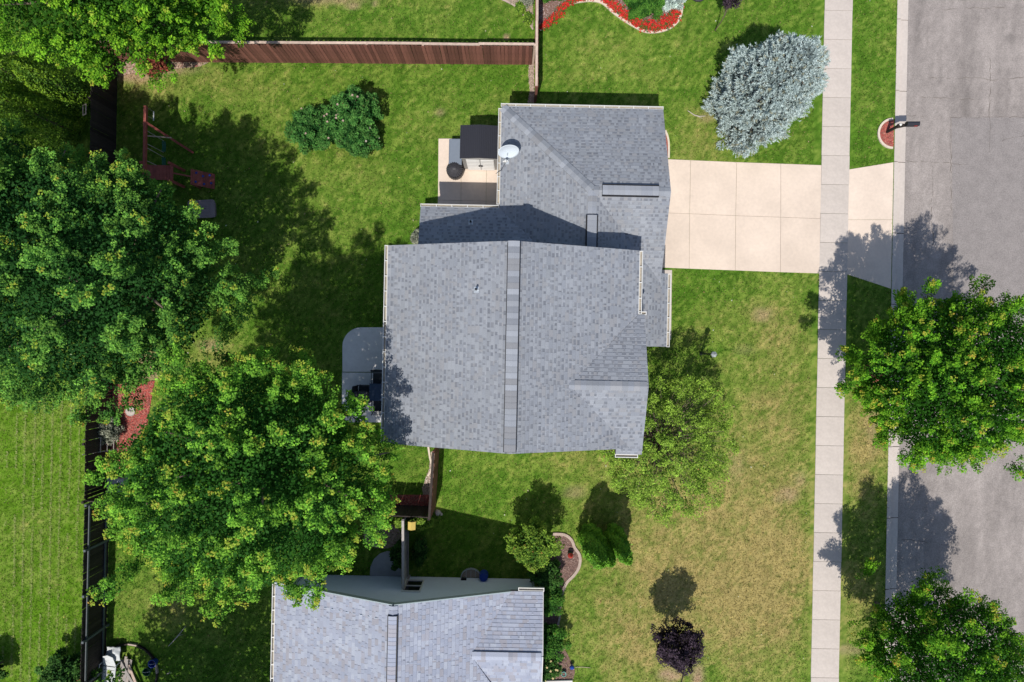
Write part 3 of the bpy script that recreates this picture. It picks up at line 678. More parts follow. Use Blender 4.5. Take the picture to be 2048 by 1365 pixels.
# ================================================================ TREES AND SHRUBS
PALS = dict(
    maple=((.024,.090,.018),(.078,.212,.034),(.195,.39,.055),(.34,.45,.055)),
    maple2=((.028,.108,.014),(.100,.265,.026),(.235,.465,.045),(.37,.47,.058)),
    bright=((.036,.12,.010),(.110,.285,.016),(.255,.47,.028),(.36,.47,.05)),
    street=((.025,.10,.008),(.082,.240,.013),(.195,.39,.024),(.38,.43,.05)),
    crab=((.065,.135,.018),(.18,.305,.036),(.32,.47,.065),(.27,.33,.08)),
    rose=((.020,.085,.018),(.055,.175,.035),(.12,.28,.06),(.10,.22,.05)),
    purple=((.016,.011,.017),(.045,.030,.045),(.095,.066,.092),(.10,.06,.07)),
    redleaf=((.10,.025,.02),(.22,.06,.04),(.30,.10,.06),(.35,.14,.06)),
    lime=((.055,.13,.016),(.14,.25,.03),(.24,.36,.045),(.30,.34,.06)),
    green=((.024,.09,.014),(.055,.17,.022),(.11,.25,.034),(.14,.26,.04)),
    shade=((.020,.065,.014),(.042,.120,.022),(.075,.17,.030),(.10,.17,.04)),
    sage=((.12,.14,.11),(.26,.28,.21),(.38,.39,.31),(.42,.41,.34)),
    blue=((.24,.31,.31),(.45,.55,.54),(.60,.70,.69),(.60,.70,.68)),
    thuja=((.045,.16,.012),(.12,.32,.022),(.21,.43,.035),(.15,.28,.03)),
    thujay=((.03,.09,.008),(.09,.20,.014),(.24,.40,.025),(.24,.30,.03)),
)
def unit(v): return v/np.maximum(np.linalg.norm(v, axis=-1, keepdims=True), 1e-9)
def leaves(P, Nrm, D, size, cols, wid=.72, fold=.12):
    """one folded rhombic leaf per row: stem at P, along D, facing Nrm"""
    n = len(P); D = unit(D - Nrm*np.sum(D*Nrm, -1, keepdims=True)); S = np.cross(Nrm, D); s = size[:, None]
    V = np.empty((n, 4, 3)); V[:, 0] = P; V[:, 1] = P+D*s*.5+S*s*wid*.5+Nrm*s*fold; V[:, 2] = P+D*s; V[:, 3] = P+D*s*.5-S*s*wid*.5+Nrm*s*fold
    return V.reshape(-1, 3), np.repeat(cols, 4, 0)
def shoots(rng, P, A, nl, Ls, Rs, leaf, pal, tipp, up=.95, shade_var=.25, lightness=.5):
    pal = [np.array(c) for c in pal]; ns = len(P); n = ns*nl
    I = np.repeat(np.arange(ns), nl); t = rng.random(n)**.8
    A = unit(A); rad = unit(rng.normal(size=(n, 3))); ax = A[I]; rad = unit(rad-ax*np.sum(rad*ax, -1, keepdims=True))
    L_ = np.broadcast_to(Ls, ns)[I][:, None]; R_ = np.broadcast_to(Rs, ns)[I][:, None]
    pos = P[I] + ax*L_*t[:, None] + rad*R_*((1-.55*t)*np.sqrt(rng.random(n)))[:, None]
    nr = unit(ax*.35 + rad*.5 + np.array([0, 0, up]) + rng.normal(size=(n, 3))*.35); nr = np.where(nr[:, 2:3] < -.2, -nr, nr)
    dd = unit(rad*.9 + ax*.6 + rng.normal(size=(n, 3))*.3 - np.array([0, 0, .15]))
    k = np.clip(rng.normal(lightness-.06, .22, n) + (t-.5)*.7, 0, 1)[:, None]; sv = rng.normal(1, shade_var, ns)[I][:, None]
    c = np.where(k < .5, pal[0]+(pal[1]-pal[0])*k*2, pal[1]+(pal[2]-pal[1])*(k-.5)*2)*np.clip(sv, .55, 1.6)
    young = (rng.random(ns) < tipp)[I] & (t > .78)
    c = np.where(young[:, None], pal[3]*rng.uniform(.6, 1.15, (n, 1))+np.array([.06, -.06, 0])*np.maximum(rng.normal(size=(n, 1))-.4, -.2), c)
    return leaves(pos, nr, dd, leaf*rng.uniform(.65, 1.25, n), np.clip(c, .003, 1))
def broad_crown(seed, c, rad, ncl, cr, nsh, nl, leaf, pal, tipp, fill=.25, zlo=-.4, sl=.65, sr=.12, jag=.075, dent=()):
    """branch ends spread over an egg-shaped crown, each a tuft of leafy shoots pointing outwards and up, dark gaps between"""
    rng = np.random.default_rng(seed); c = np.array(c, float); rad = np.array(rad, float)
    i = np.arange(ncl)+.5; z = np.clip(zlo+(1-zlo)*(i/ncl)+rng.normal(0, .03, ncl), -1, .995); ph = i*2.39996+rng.normal(0, .22, ncl)
    d = np.stack([np.sqrt(1-z*z)*np.cos(ph), np.sqrt(1-z*z)*np.sin(ph), z], -1)
    R = 1 - .10*rng.random(ncl)**2 + rng.normal(0, jag, ncl) + .05*np.sin(ph*3+seed)+.04*np.sin(ph*5+z*4+seed)
    R = np.where(rng.random(ncl) < .14, R*.84, R)
    for an, wd, am in dent: R = R*(1-am*np.exp(-(((ph-radians(an)+pi) % (2*pi)-pi)/wd)**2))
    T = c + d*rad*R[:, None]; a = unit(d*.8 + np.array([0, 0, .55]) + rng.normal(size=(ncl, 3))*.18); crr = cr*rng.uniform(.55, 1.5, ncl)
    J = np.repeat(np.arange(ncl), nsh); n = len(J); ax = a[J]
    lat = unit(rng.normal(size=(n, 3))); lat = unit(lat-ax*np.sum(lat*ax, -1, keepdims=True)); q = np.sqrt(rng.random(n))
    L_ = sl*rng.uniform(.6, 1.35, n); tip = T[J] + lat*(q*crr[J])[:, None] - ax*((q**2)*crr[J]*.75+rng.uniform(0, .25, n)*cr)[:, None]
    A = unit(ax + lat*(q*.55)[:, None] + rng.normal(size=(n, 3))*.15); P = tip - A*L_[:, None]
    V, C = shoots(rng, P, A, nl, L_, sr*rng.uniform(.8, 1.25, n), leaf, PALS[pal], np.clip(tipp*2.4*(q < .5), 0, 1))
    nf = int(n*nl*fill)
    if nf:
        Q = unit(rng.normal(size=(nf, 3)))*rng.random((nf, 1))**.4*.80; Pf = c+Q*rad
        V2, C2 = leaves(Pf, unit(rng.normal(size=(nf, 3))*.5+np.array([0, 0, 1])), rng.normal(size=(nf, 3)), leaf*rng.uniform(1.1, 1.9, nf), np.tile(PALS[pal][0], (nf, 1))*rng.uniform(.7, 1.2, (nf, 1)))  # inner leaves take the darkest tone, painting shade into the crown gaps
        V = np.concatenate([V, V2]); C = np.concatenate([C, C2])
    return V, C, c+(T-c)*.92
def trunk_mesh(c, cc, r0, rng, nlimb=9):
    b = MB(); top = Vector(c)*1.0; mid = Vector((top.x*.3+rng.normal()*.08, top.y*.3+rng.normal()*.08, top.z*.5))
    b.tube([(0, 0, -.1), (0, 0, .12), mid*.5, mid, Vector((top.x, top.y, top.z*1.15))], [r0*1.5, r0*1.08, r0*.95, r0*.8, r0*.35], 9)
    r0 = r0*(1 if nlimb < 20 else .42)
    for j in rng.permutation(len(cc))[:nlimb]:
        q = Vector(cc[j]); s = mid.lerp(top, float(rng.random()*.8)); m = s.lerp(q, .5)+Vector((rng.normal()*.12, rng.normal()*.12, -.15+rng.normal()*.08))
        b.tube([s, m, q], [r0*.42, r0*.28, r0*.10], 6)
    return b
def tree(name, label, group, base, hc, rad, ncl, cr, nsh, nl, leaf, pal, tipp, seed, r0=.14, off=(0, 0), cat='tree', limbs=9, **kw):
    r = thing(name, label, cat, G3(*base), 0, group)
    V, C, cc = broad_crown(seed, (off[0], off[1], hc), rad, ncl, cr, nsh, nl, leaf, pal, tipp, **kw)
    V[:, 2] = np.maximum(V[:, 2], .03)
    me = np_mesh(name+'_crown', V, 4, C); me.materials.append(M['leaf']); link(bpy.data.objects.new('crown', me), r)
    trunk_mesh((off[0], off[1], hc), cc, r0, np.random.default_rng(seed+1), limbs).build('trunk', M['bark'], r, smooth=True)
    return r
GM = 'big broadleaf trees round the two houses'
tree('maple_tree', 'largest dark green maple spreading over the swing set and back lawn', GM, (360, 588), 6.3, (4.95, 4.6, 4.3), 185, .47, 9, 58, .072, 'maple', .2, 21, .24, fill=.4, dent=[(50, .4, .12)])
tree('maple_tree', 'round maple with many yellow tips between the two houses and the dark fence', GM, (640, 880), 7.9, (4.45, 4.25, 4.0), 185, .44, 9, 60, .068, 'maple2', .42, 22, .22, fill=.4, jag=.055, dent=[(140, .4, .13)])
tree('maple_tree', 'bright lime green maple overhanging the end of the brown fence', GM, (376, 104), 6.3, (4.9, 3.6, 3.4), 165, .47, 8, 58, .072, 'bright', .15, 23, .22, fill=.4)
tree('maple_tree', 'maple growing on the street verge opposite the two storey house', GM, (1748, 742), 5.1, (3.4, 3.45, 3.6), 135, .43, 9, 64, .066, 'street', .25, 24, .16, fill=.4)
tree('maple_tree', 'open branched maple on the street verge beside the dry lawn below', GM, (1752, 1212), 4.7, (3.05, 2.85, 3.4), 84, .42, 10, 62, .066, 'street', .2, 25, .15, fill=.3, sl=.95, jag=.09)
tree('maple_tree', 'orange-tipped maple at the picture edge beyond the dark fence', GM, (200, 478), 6.0, (3.3, 3.2, 3.6), 110, .46, 9, 54, .072, 'maple', .3, 26, .2, fill=.4)
tree('maple_tree', 'maple beyond the bottom picture edge that shades the back lawn of the blue-grey house', GM, (398, 1470), 5.6, (4.0, 4.6, 3.8), 80, .7, 9, 26, .12, 'maple', .2, 27, .2, fill=.5)
tree('crabapple_tree', 'sparse pale green tree with grey branches by the front corner of the house', None, (1293, 866), 3.2, (2.75, 2.7, 1.5), 135, .36, 10, 26, .06, 'crab', .1, 31, .11, fill=.03, sl=.38, sr=.14, zlo=-.1, jag=.08, limbs=135)
tree('purple_tree', 'dark purple leaved young tree on the dry front lawn', None, (1330, 1246), 2.3, (1.0, .92, 1.3), 36, .27, 8, 22, .07, 'purple', 0, 32, .04, sl=.25, sr=.11, jag=.09)
tree('purple_tree', 'tiny dark purple sapling beside the red flower bed', None, (1430, 62), 1.9, (.42, .40, .5), 12, .16, 6, 16, .06, 'purple', 0, 33, .022, sl=.16, sr=.08, off=(.08, .42))
tree('small_tree', 'light green multi-stemmed small tree at the corner of the blue-grey house', None, (1062, 1064), 1.9, (1.05, 1.0, 1.1), 34, .28, 9, 24, .075, 'lime', .12, 34, .05, sl=.3, sr=.12, jag=.1)
def shrub(name, label, base, hc, rad, pal, seed, n=12, leaf=.07, cat='shrub', group=None, tipp=.05, blossoms=0, bcol=(.75, .5, .45), nsh=9, nl=20):
    r = tree(name, label, group, base, hc, rad, int(n*2.2), .62*sqrt(rad[0]*rad[1]/n*2.2), nsh, nl, leaf, pal, tipp, seed, .03, cat=cat, sl=.22, sr=.11, fill=.25, zlo=-.3, jag=.13)
    r.children[1].name = 'stem'
    if blossoms:
        rng = np.random.default_rng(seed+5); vs = []
        d = unit(rng.normal(size=(blossoms, 3))+np.array([0, 0, .8])); P = np.array([0, 0, hc])+d*np.array(rad)*rng.uniform(.9, 1.06, (blossoms, 1))
        V = []; 
        for p in P:
            for k in range(5):
                a = 2*pi*k/5; e = .038
                V += [p, p+e*np.array([cos(a), sin(a), .3]), p+1.25*e*np.array([cos(a+.5), sin(a+.5), .35]), p+e*np.array([cos(a+1), sin(a+1), .3])]
        me = np_mesh('blossom', np.array(V), 4, np.tile([bcol], (len(V), 1))*rng.uniform(.8, 1.15, (len(V), 1))); me.materials.append(M['flower'])
        o = link(bpy.data.objects.new('blossom', me), r); o['kind'] = 'stuff'
    return r
GR = 'flowering shrubs on the back lawn'
shrub('rose_bush', 'rounded green shrub with few blossoms nearest the swing set', (632, 268), .7, (1.0, .95, .8), 'rose', 41, 22, .07, group=GR, blossoms=4, bcol=(.5, .36, .3))
shrub('rose_bush', 'tall shrub with pale pink blossoms on the back lawn, nearest the fence', (722, 240), .95, (.95, 1.0, 1.05), 'rose', 42, 26, .07, group=GR, blossoms=12, bcol=(.6, .42, .36))
shrub('rose_bush', 'low shrub joining the rounded one to the tall pink flowering one', (678, 262), .7, (.7, .75, .65), 'rose', 44, 18, .07, group=GR, blossoms=10, bcol=(.6, .42, .36))
shrub('rose_bush', 'lower shrub with pale blossoms tucked against the tall pink one', (724, 288), .7, (.9, .7, .75), 'rose', 43, 18, .07, group=GR, blossoms=6, bcol=(.6, .5, .45))
shrub('sage_bush', 'round silvery grey-green bush beside red mulch and a stone disc', (231, 857), .55, (.50, .55, .5), 'sage', 44, 12, .05)
shrub('red_maple_shrub', 'red leaved low shrub at the shaded fence corner', (316, 143), .5, (.62, .34, .42), 'redleaf', 45, 7, .08)
shrub('round_shrub', 'clipped bright green round shrub in the red flower bed', (1281, 18), .55, (.78, .72, .6), 'green', 46, 18, .05, nsh=26)
shrub('round_shrub', 'small green shrub in the red flower bed beside the fence', (1102, -4), .4, (.42, .38, .4), 'green', 47, 10, .05)
shrub('juniper', 'pale blue-green juniper beside the clipped round shrub', (1335, 6), .4, (.6, .5, .4), 'blue', 48, 14, .05)
GH = 'shrubs planted along the blue-grey house'
shrub('hedge_shrub', 'shrub touching the small light green tree at the house corner', (1092, 1135), .7, (.7, .7, .65), 'shade', 49, 12, .065, group=GH)
shrub('hedge_shrub', 'wide green shrub beside the white gutter end of the blue-grey house', (1098, 1185), .6, (.55, .85, .6), 'green', 50, 14, .06, group=GH)
shrub('hedge_shrub', 'green shrub beside the vented cross ridge of the blue-grey roof', (1098, 1265), .7, (.72, .75, .7), 'green', 51, 14, .06, group=GH)
shrub('hedge_shrub', 'low flowering shrub at the white pipe beside the blue-grey roof', (1095, 1325), .5, (.55, .5, .5), 'shade', 52, 12, .06, group=GH, blossoms=14, bcol=(.75, .6, .3))
shrub('field_bush', 'dark bush against the black fence beside the junk pile', (168, 1325), 1.0, (1.0, .9, 1.0), 'shade', 53, 16, .09)
shrub('field_bush', 'dark bush at the edge of the open field far from the fence', (5, 1325), .9, (.55, .6, .8), 'shade', 54, 10, .09)
shrub('vine_bush', 'bright leafy bush on both sides of the grey fence top', (828, 1037), .6, (.85, .28, .6), 'lime', 55, 12, .09)
shrub('bed_plant', 'yellow-green perennial in the bed against the edge-on fence', (1040, 22), .25, (.22, .3, .25), 'lime', 56, 8, .05)
shrub('bed_plant', 'pale green perennial at the narrow end of the fence bed', (1056, 42), .2, (.18, .28, .2), 'crab', 57, 8, .05)
shrub('bed_plant', 'grey-green perennial with pink flowers beside the edge-on fence', (1052, 4), .3, (.3, .35, .3), 'sage', 58, 8, .05, blossoms=10, bcol=(.6, .35, .5))
shrub('house_plant_bed', 'small shrub at the foot of the lean-to roof corner', (836, 478), .3, (.25, .3, .3), 'sage', 59, 8, .06)
shrub('shade_shrub', 'dark shrub against the grey fence beside the rounded pad', (800, 1108), .35, (.35, .55, .4), 'shade', 60, 10, .07)
shrub('shade_shrub', 'dark low shrub growing behind the weathered grey fence in house shadow', (842, 1100), .3, (.3, .6, .35), 'shade', 61, 10, .07)

def spruce(name, label, base, hgt, prof, seed, ntuft, pal):
    r = thing(name, label, 'tree', G3(*base)); rng = np.random.default_rng(seed); pal_ = [np.array(c) for c in PALS[pal]]
    nbr = ntuft//20; ts = np.linspace(0, 1, len(prof)); i = np.arange(nbr)+.5
    zb = (i/nbr)**.95; pb = i*2.39996+rng.normal(0, .25, nbr); zb = np.clip(zb+rng.normal(0, .015, nbr), 0, 1)
    Rb = np.interp(zb, ts, prof)*(.98+.09*np.sin(pb*3+1)+.10*np.sin(pb*5-zb*9)+.09*np.sin(pb*8+zb*15)+rng.normal(0, .06, nbr))
    Ab = unit(np.stack([np.cos(pb), np.sin(pb), .30+zb*1.5], -1)+rng.normal(size=(nbr, 3))*.12); Tb = np.stack([Rb*np.cos(pb), Rb*np.sin(pb), .12+zb*hgt], -1)
    J = np.repeat(np.arange(nbr), 20); ntuft = len(J); u = rng.random(ntuft); lt = unit(rng.normal(size=(ntuft, 3))); lt = unit(lt-Ab[J]*np.sum(lt*Ab[J], -1, keepdims=True))
    bl = .62; P = Tb[J]-Ab[J]*(u*bl)[:, None]+lt*(.05+u*.22*rng.random(ntuft))[:, None]; A = unit(Ab[J]+lt*(.75*(u > .12))[:, None]+rng.normal(size=(ntuft, 3))*.12)
    nn = 16; I = np.repeat(np.arange(ntuft), nn); n = len(I); t = rng.random(n)
    Ls = (.24*rng.uniform(.6, 1.3, ntuft))[I][:, None]; ax = A[I]
    rd = unit(rng.normal(size=(n, 3))); rd = unit(rd-ax*np.sum(rd*ax, -1, keepdims=True))
    p0 = P[I]+ax*Ls*(t[:, None]-.4); d = unit(ax*.8+rd*.75); ln = rng.uniform(.06, .11, n)[:, None]; sd = unit(np.cross(d, rng.normal(size=(n, 3))))*.015
    V = np.stack([p0-sd, p0+sd, p0+d*ln], 1).reshape(-1, 3)
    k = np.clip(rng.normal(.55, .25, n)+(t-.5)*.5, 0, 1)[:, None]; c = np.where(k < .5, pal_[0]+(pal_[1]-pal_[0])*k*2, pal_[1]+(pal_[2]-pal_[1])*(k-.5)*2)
    old = (rng.random(ntuft) < .08)[I]; c = np.where(old[:, None], c*np.array([.75, .62, .45]), c)
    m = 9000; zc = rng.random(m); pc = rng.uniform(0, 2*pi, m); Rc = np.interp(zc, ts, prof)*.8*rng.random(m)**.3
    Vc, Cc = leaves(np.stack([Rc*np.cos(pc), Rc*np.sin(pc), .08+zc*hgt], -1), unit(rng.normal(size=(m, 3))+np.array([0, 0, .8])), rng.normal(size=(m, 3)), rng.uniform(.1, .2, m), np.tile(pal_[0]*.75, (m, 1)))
    q = np.arange(len(Vc)).reshape(-1, 4); q = np.concatenate([q[:, :3], q[:, [0, 2, 3]]]).ravel()
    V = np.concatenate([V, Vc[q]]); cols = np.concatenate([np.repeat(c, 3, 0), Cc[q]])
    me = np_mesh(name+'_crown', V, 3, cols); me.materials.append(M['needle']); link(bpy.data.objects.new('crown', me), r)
    b = MB().tube([(0, 0, -.1), (0, 0, hgt*.6), (0, 0, hgt)], [.12, .08, .02], 8)
    for i in range(90):
        z = (i+.5)/90*.96; a = i*2.4; R = np.interp(z, ts, prof)*.9
        b.tube([(0, 0, z*hgt), (R*cos(a), R*sin(a), z*hgt+.12+R*.1)], [.03, .008], 5)
    b.build('trunk', M['bark'], r)
spruce('blue_spruce', 'silvery blue spruce on the front lawn beside the sidewalk', (1492, 224), 6.0, [1.62, 1.76, 1.76, 1.72, 1.64, 1.54, 1.42, 1.26, 1.05, .76, .3], 61, 11500, 'blue')
def column(name, label, base, hgt, R, seed, pal, group, lean=(0, 0), n=9000):
    r = thing(name, label, 'conifer', G3(*base), 0, group); rng = np.random.default_rng(seed)
    t = rng.random(n); ph = rng.uniform(0, 2*pi, n)
    pr = np.interp(t, [0, .1, .3, .6, .85, 1], [.85, 1, 1.0, .90, .62, .12])*R
    pr = pr*(1+.13*np.sin(ph*4+t*11)+.07*np.sin(ph*7-t*23)+rng.normal(0, .05, n))
    P = np.stack([pr*np.cos(ph)+lean[0]*t, pr*np.sin(ph)+lean[1]*t, .05+t*hgt], -1)
    o = np.stack([np.cos(ph), np.sin(ph), .25+t*.4], -1)
    nr = unit(o+rng.normal(size=(n, 3))*.45); d = unit(np.array([0, 0, 1.])+o*.5+rng.normal(size=(n, 3))*.35)
    pl = [np.array(c) for c in PALS[pal]]; k = np.clip(rng.normal(.5, .25, n)+.25*np.sin(ph*4+t*11), 0, 1)[:, None]
    c = np.where(k < .5, pl[0]+(pl[1]-pl[0])*k*2, pl[1]+(pl[2]-pl[1])*(k-.5)*2)
    V, C = leaves(P, nr, d, rng.uniform(.05, .11, n), c, .5)
    me = np_mesh(name+'_crown', V, 4, C); me.materials.append(M['needle']); link(bpy.data.objects.new('crown', me), r)
    MB().tube([(0, 0, -.1), (lean[0]*.5, lean[1]*.5, hgt*.5), (lean[0]*.95, lean[1]*.95, hgt*.95)], [.07, .05, .015], 8).build('trunk', M['bark'], r)
GA = 'columnar conifers on the front lawn'
column('arborvitae', 'fattest column of the clipped conifers, nearest the mulch bed', (1179, 1068), 4.0, .48, 71, 'thuja', GA, (.0, .0), 14000)
column('arborvitae', 'short column squeezed between the two tallest clipped conifers', (1199, 1080), 3.5, .32, 73, 'thuja', GA, (.0, .1), 9000)
column('arborvitae', 'slim tall column of the clipped conifers, nearest the sparse tree', (1226, 1062), 3.9, .36, 74, 'thuja', GA, (-.1, .0), 10000)
column('arborvitae', 'shortest column of the clipped conifers on the dry grass', (1238, 1086), 2.6, .24, 75, 'thuja', GA, (.0, .0), 6000)
GY = 'yellow-green conifers behind the dark fence'
for i, (bx, by, hh, lb) in enumerate([(178, 205, 4.4, 'yellow-green conifer standing closest to the dark board fence'), (128, 205, 5.6, 'tall yellow-green conifer second from the dark fence'), (85, 225, 5.6, 'yellow-green conifer in the middle of the shaded clump'),
                                      (140, 262, 4.6, 'yellow-green conifer in front of the shaded clump'), (60, 300, 5.4, 'yellow-green conifer touching the largest maple'), (40, 175, 5.4, 'yellow-green conifer at the picture edge under the lime maple')]):
    column('arborvitae', lb, (bx, by), hh, .75, 80+i, 'thujay', GY)

# ================================================================ BEDS, MULCH, EDGING
def bed(name, poly, m, z=.012, chips=0, cols=((.42,.09,.07),), size=.03):
    P = [G(*p) for p in poly]
    o = MB().prism(P, -.05, z).build(name, M[m]); o['kind'] = 'structure'
    if chips:
        xs_ = [p[0] for p in P]; ys_ = [p[1] for p in P]; x = RNG.uniform(min(xs_), max(xs_), chips*2); y = RNG.uniform(min(ys_), max(ys_), chips*2)
        ok = in_poly(x, y, P); x, y = x[ok][:chips], y[ok][:chips]; n = len(x); a = RNG.uniform(0, 2*pi, n); s = size*RNG.uniform(.5, 1.4, n)
        V = np.empty((n, 4, 3)); Z = z+RNG.uniform(.004, .02, n)
        for k, (u, w) in enumerate(((-1, -.35), (1, -.35), (1, .35), (-1, .35))):
            V[:, k] = np.stack([x+s*(u*np.cos(a)-w*np.sin(a)), y+s*(u*np.sin(a)+w*np.cos(a)), Z+RNG.uniform(0, .015, n)], -1)
        c = np.array(cols)[RNG.integers(0, len(cols), n)]*RNG.uniform(.65, 1.35, (n, 1))
        me = np_mesh('mulch_chips', V.reshape(-1, 3), 4, np.repeat(c, 4, 0)); me.materials.append(M['chips'])
        q = link(bpy.data.objects.new('mulch_chips', me), o); q['kind'] = 'stuff'
    return o
def edging(label, pts, m='edging', w=.10, h=.07, closed=False):
    P = smooth_line([G(*p) for p in pts], 5); c = P[0]
    r = thing('garden_edging', label, 'edging', (*c, 0)); acc = 0; cur = [P[0]]
    pieces = []
    for a, b_ in zip(P[:-1], P[1:]):
        n = max(1, round(math.dist(a, b_)/.3))
        for i in range(n): pieces.append(((a[0]+(b_[0]-a[0])*i/n, a[1]+(b_[1]-a[1])*i/n), (a[0]+(b_[0]-a[0])*(i+1)/n, a[1]+(b_[1]-a[1])*(i+1)/n)))
    for a, b_ in pieces:
        mb = MB().bar((a[0]-c[0], a[1]-c[1], h/2-.01), (b_[0]-c[0], b_[1]-c[1], h/2-.01+random.uniform(-.004, .004)), w, h); mb.build('edging_stone', M[m], r)
RED = ((.40,.10,.08),(.28,.07,.06),(.46,.17,.13),(.33,.16,.12))
BRN = ((.22,.14,.12),(.15,.09,.08),(.28,.19,.16))
nb_ = [(1078,62),(1100,45),(1125,15),(1160,3),(1200,5),(1230,30),(1265,52),(1295,66),(1330,62),(1355,45),(1363,20),(1362,-30)]
bed('flower_bed', nb_+[(1078,-30)], 'brownmulch', chips=2500, cols=((.30,.22,.20),(.22,.15,.14),(.38,.30,.28)))
edging('curving pale edging round the red flower bed', [(1079,61),(1100,45),(1125,16),(1160,4),(1200,5),(1230,29),(1265,52),(1295,65),(1330,61),(1354,45),(1363,20),(1362,-20)], w=.11)
# red bedding flowers along the edging
rng = np.random.default_rng(90); pts = smooth_line([G(*p) for p in nb_[:-1]], 14); cen = G(1230, -40); V = []; C = []
for k in range(2600):
    a = pts[rng.integers(len(pts))]; dx, dy = cen[0]-a[0], cen[1]-a[1]; ll = math.hypot(dx, dy); dd = .08+abs(rng.normal(0, .22))
    if fbm(a[0], a[1], 1.2, 3) < .36: continue
    x, y = a[0]+dx/ll*dd+rng.normal(0, .07), a[1]+dy/ll*dd+rng.normal(0, .07); z = rng.uniform(.08, .22); red = rng.random() < .68; e = rng.uniform(.025, .05)
    t0 = rng.uniform(0, pi)
    for q in range(3):
        t = t0+q*2.1; p = np.array([x, y, z]); V += [p, p+e*np.array([cos(t), sin(t), .4]), p+e*1.3*np.array([cos(t+.6), sin(t+.6), .3]), p+e*np.array([cos(t+1.2), sin(t+1.2), .4])]
        C += [np.array((.62, .025, .02) if red else (.07, .12, .02))*rng.uniform(.6, 1.3)]*4
me = np_mesh('red_flowers', np.array(V), 4, np.array(C)); me.materials.append(M['flower'])
tag(link(bpy.data.objects.new('red_flowers', me)), 'massed red bedding flowers along the curving edging', 'flowers', kind='stuff')
bed('fence_bed', [(1000,-30),(1002,0),(1030,14),(1050,36),(1066,58),(1066,-30)], 'soil', chips=900, cols=((.30,.24,.2),(.2,.2,.1)))
edging('thin stone edging of the bed against the edge-on fence', [(1000,-2),(1028,12),(1050,36),(1066,60)], 'edgegrey', .06, .05)
bed('gravel_strip', [(1058,128),(1068,128),(1068,206),(1056,206),(1060,180),(1057,150)], 'soil', .008, 500, ((.4,.32,.26),(.3,.22,.17)))
bed('mailbox_bed', [(1787,240)]+[(1787-28*sin(a), 268-28*cos(a)) for a in np.linspace(.1, pi-.1, 12)]+[(1786,296)], 'mulch', .02, 700, RED, .025)
edging('half round pale edging of the mailbox mulch bed', [(1785-29*sin(a), 268-29*cos(a)) for a in np.linspace(.02, pi-.02, 10)], 'edging', .09, .08)
bed('garage_bed', [(1318,262),(1331,266),(1335,285),(1336,318),(1318,318)], 'mulch', .02, 300, RED)
edging('pale edging of the narrow red bed beside the garage', [(1330,262),(1335,275),(1337,290),(1337,317)], 'edging', .08, .07)
bed('corner_bed', [(226,770),(310,762),(303,800),(295,850),(255,900),(238,985),(222,985),(219,770)], 'mulch', .02, 4000, RED)
bed('fence_mulch', [(228,140),(232,120),(420,124),(400,134),(300,142),(240,152)], 'soil', .008, 900, ((.42,.3,.22),(.3,.12,.1),(.5,.35,.28)))
bed('picket_bed', [(780,990),(868,990),(868,1014),(780,1012)], 'mulch', .02, 900, RED)
bed('gate_path', [(845,975),(858,940),(863,905),(874,893),(872,990),(846,990)], 'soil', .010, 500, ((.5,.42,.36),(.4,.3,.25)))
edging('pale edging strip beside the short brown fence', [(856,888),(860,915),(864,935),(856,952)], 'edging', .08, .06)
bed('front_bed', [(1205,880),(1240,880),(1240,915),(1215,905)], 'mulch', .02, 300, RED)
cb = [(1096,1070),(1112,1068),(1130,1070),(1143,1080),(1149,1095),(1158,1108),(1160,1122),(1156,1138),(1146,1152),(1134,1164),(1127,1178),(1122,1192)]
bed('round_bed', cb+[(1090,1192),(1080,1140),(1085,1080)], 'brownmulch', .02, 2200, BRN)
edging('curving brown edging of the mulch bed by the blue-grey house', cb, 'edgegrey', .12, .08)
bed('house_bed', [(1072,1190),(1122,1192),(1118,1235),(1122,1275),(1130,1300),(1146,1330),(1150,1345),(1130,1410),(1072,1410)], 'brownmulch', .012, 1500, BRN)
edging('dark edging beside the shrubs of the blue-grey house', [(1122,1192),(1119,1235),(1114,1258),(1122,1280)], 'edgegrey', .08, .06)
bed('verge_ring', [(1745+24*cos(a), 745+20*sin(a)) for a in np.linspace(0, 2*pi, 16)[:-1]], 'mulch', .012, 400, RED)
bed('shade_soil', [(765+38*cos(a), 1072+26*sin(a)) for a in np.linspace(0, 2*pi, 14)[:-1]], 'soil', .008, 500, ((.3,.22,.18),(.22,.15,.13)))
MB().prism([G(*p) for p in [(740,1152),(741,1135),(748,1118),(760,1107),(775,1102),(790,1104),(800,1114),(808,1130),(811,1153)]], -.05, .05).build('rounded_pad', M['greyslab'], bevel=.01)['kind'] = 'structure'

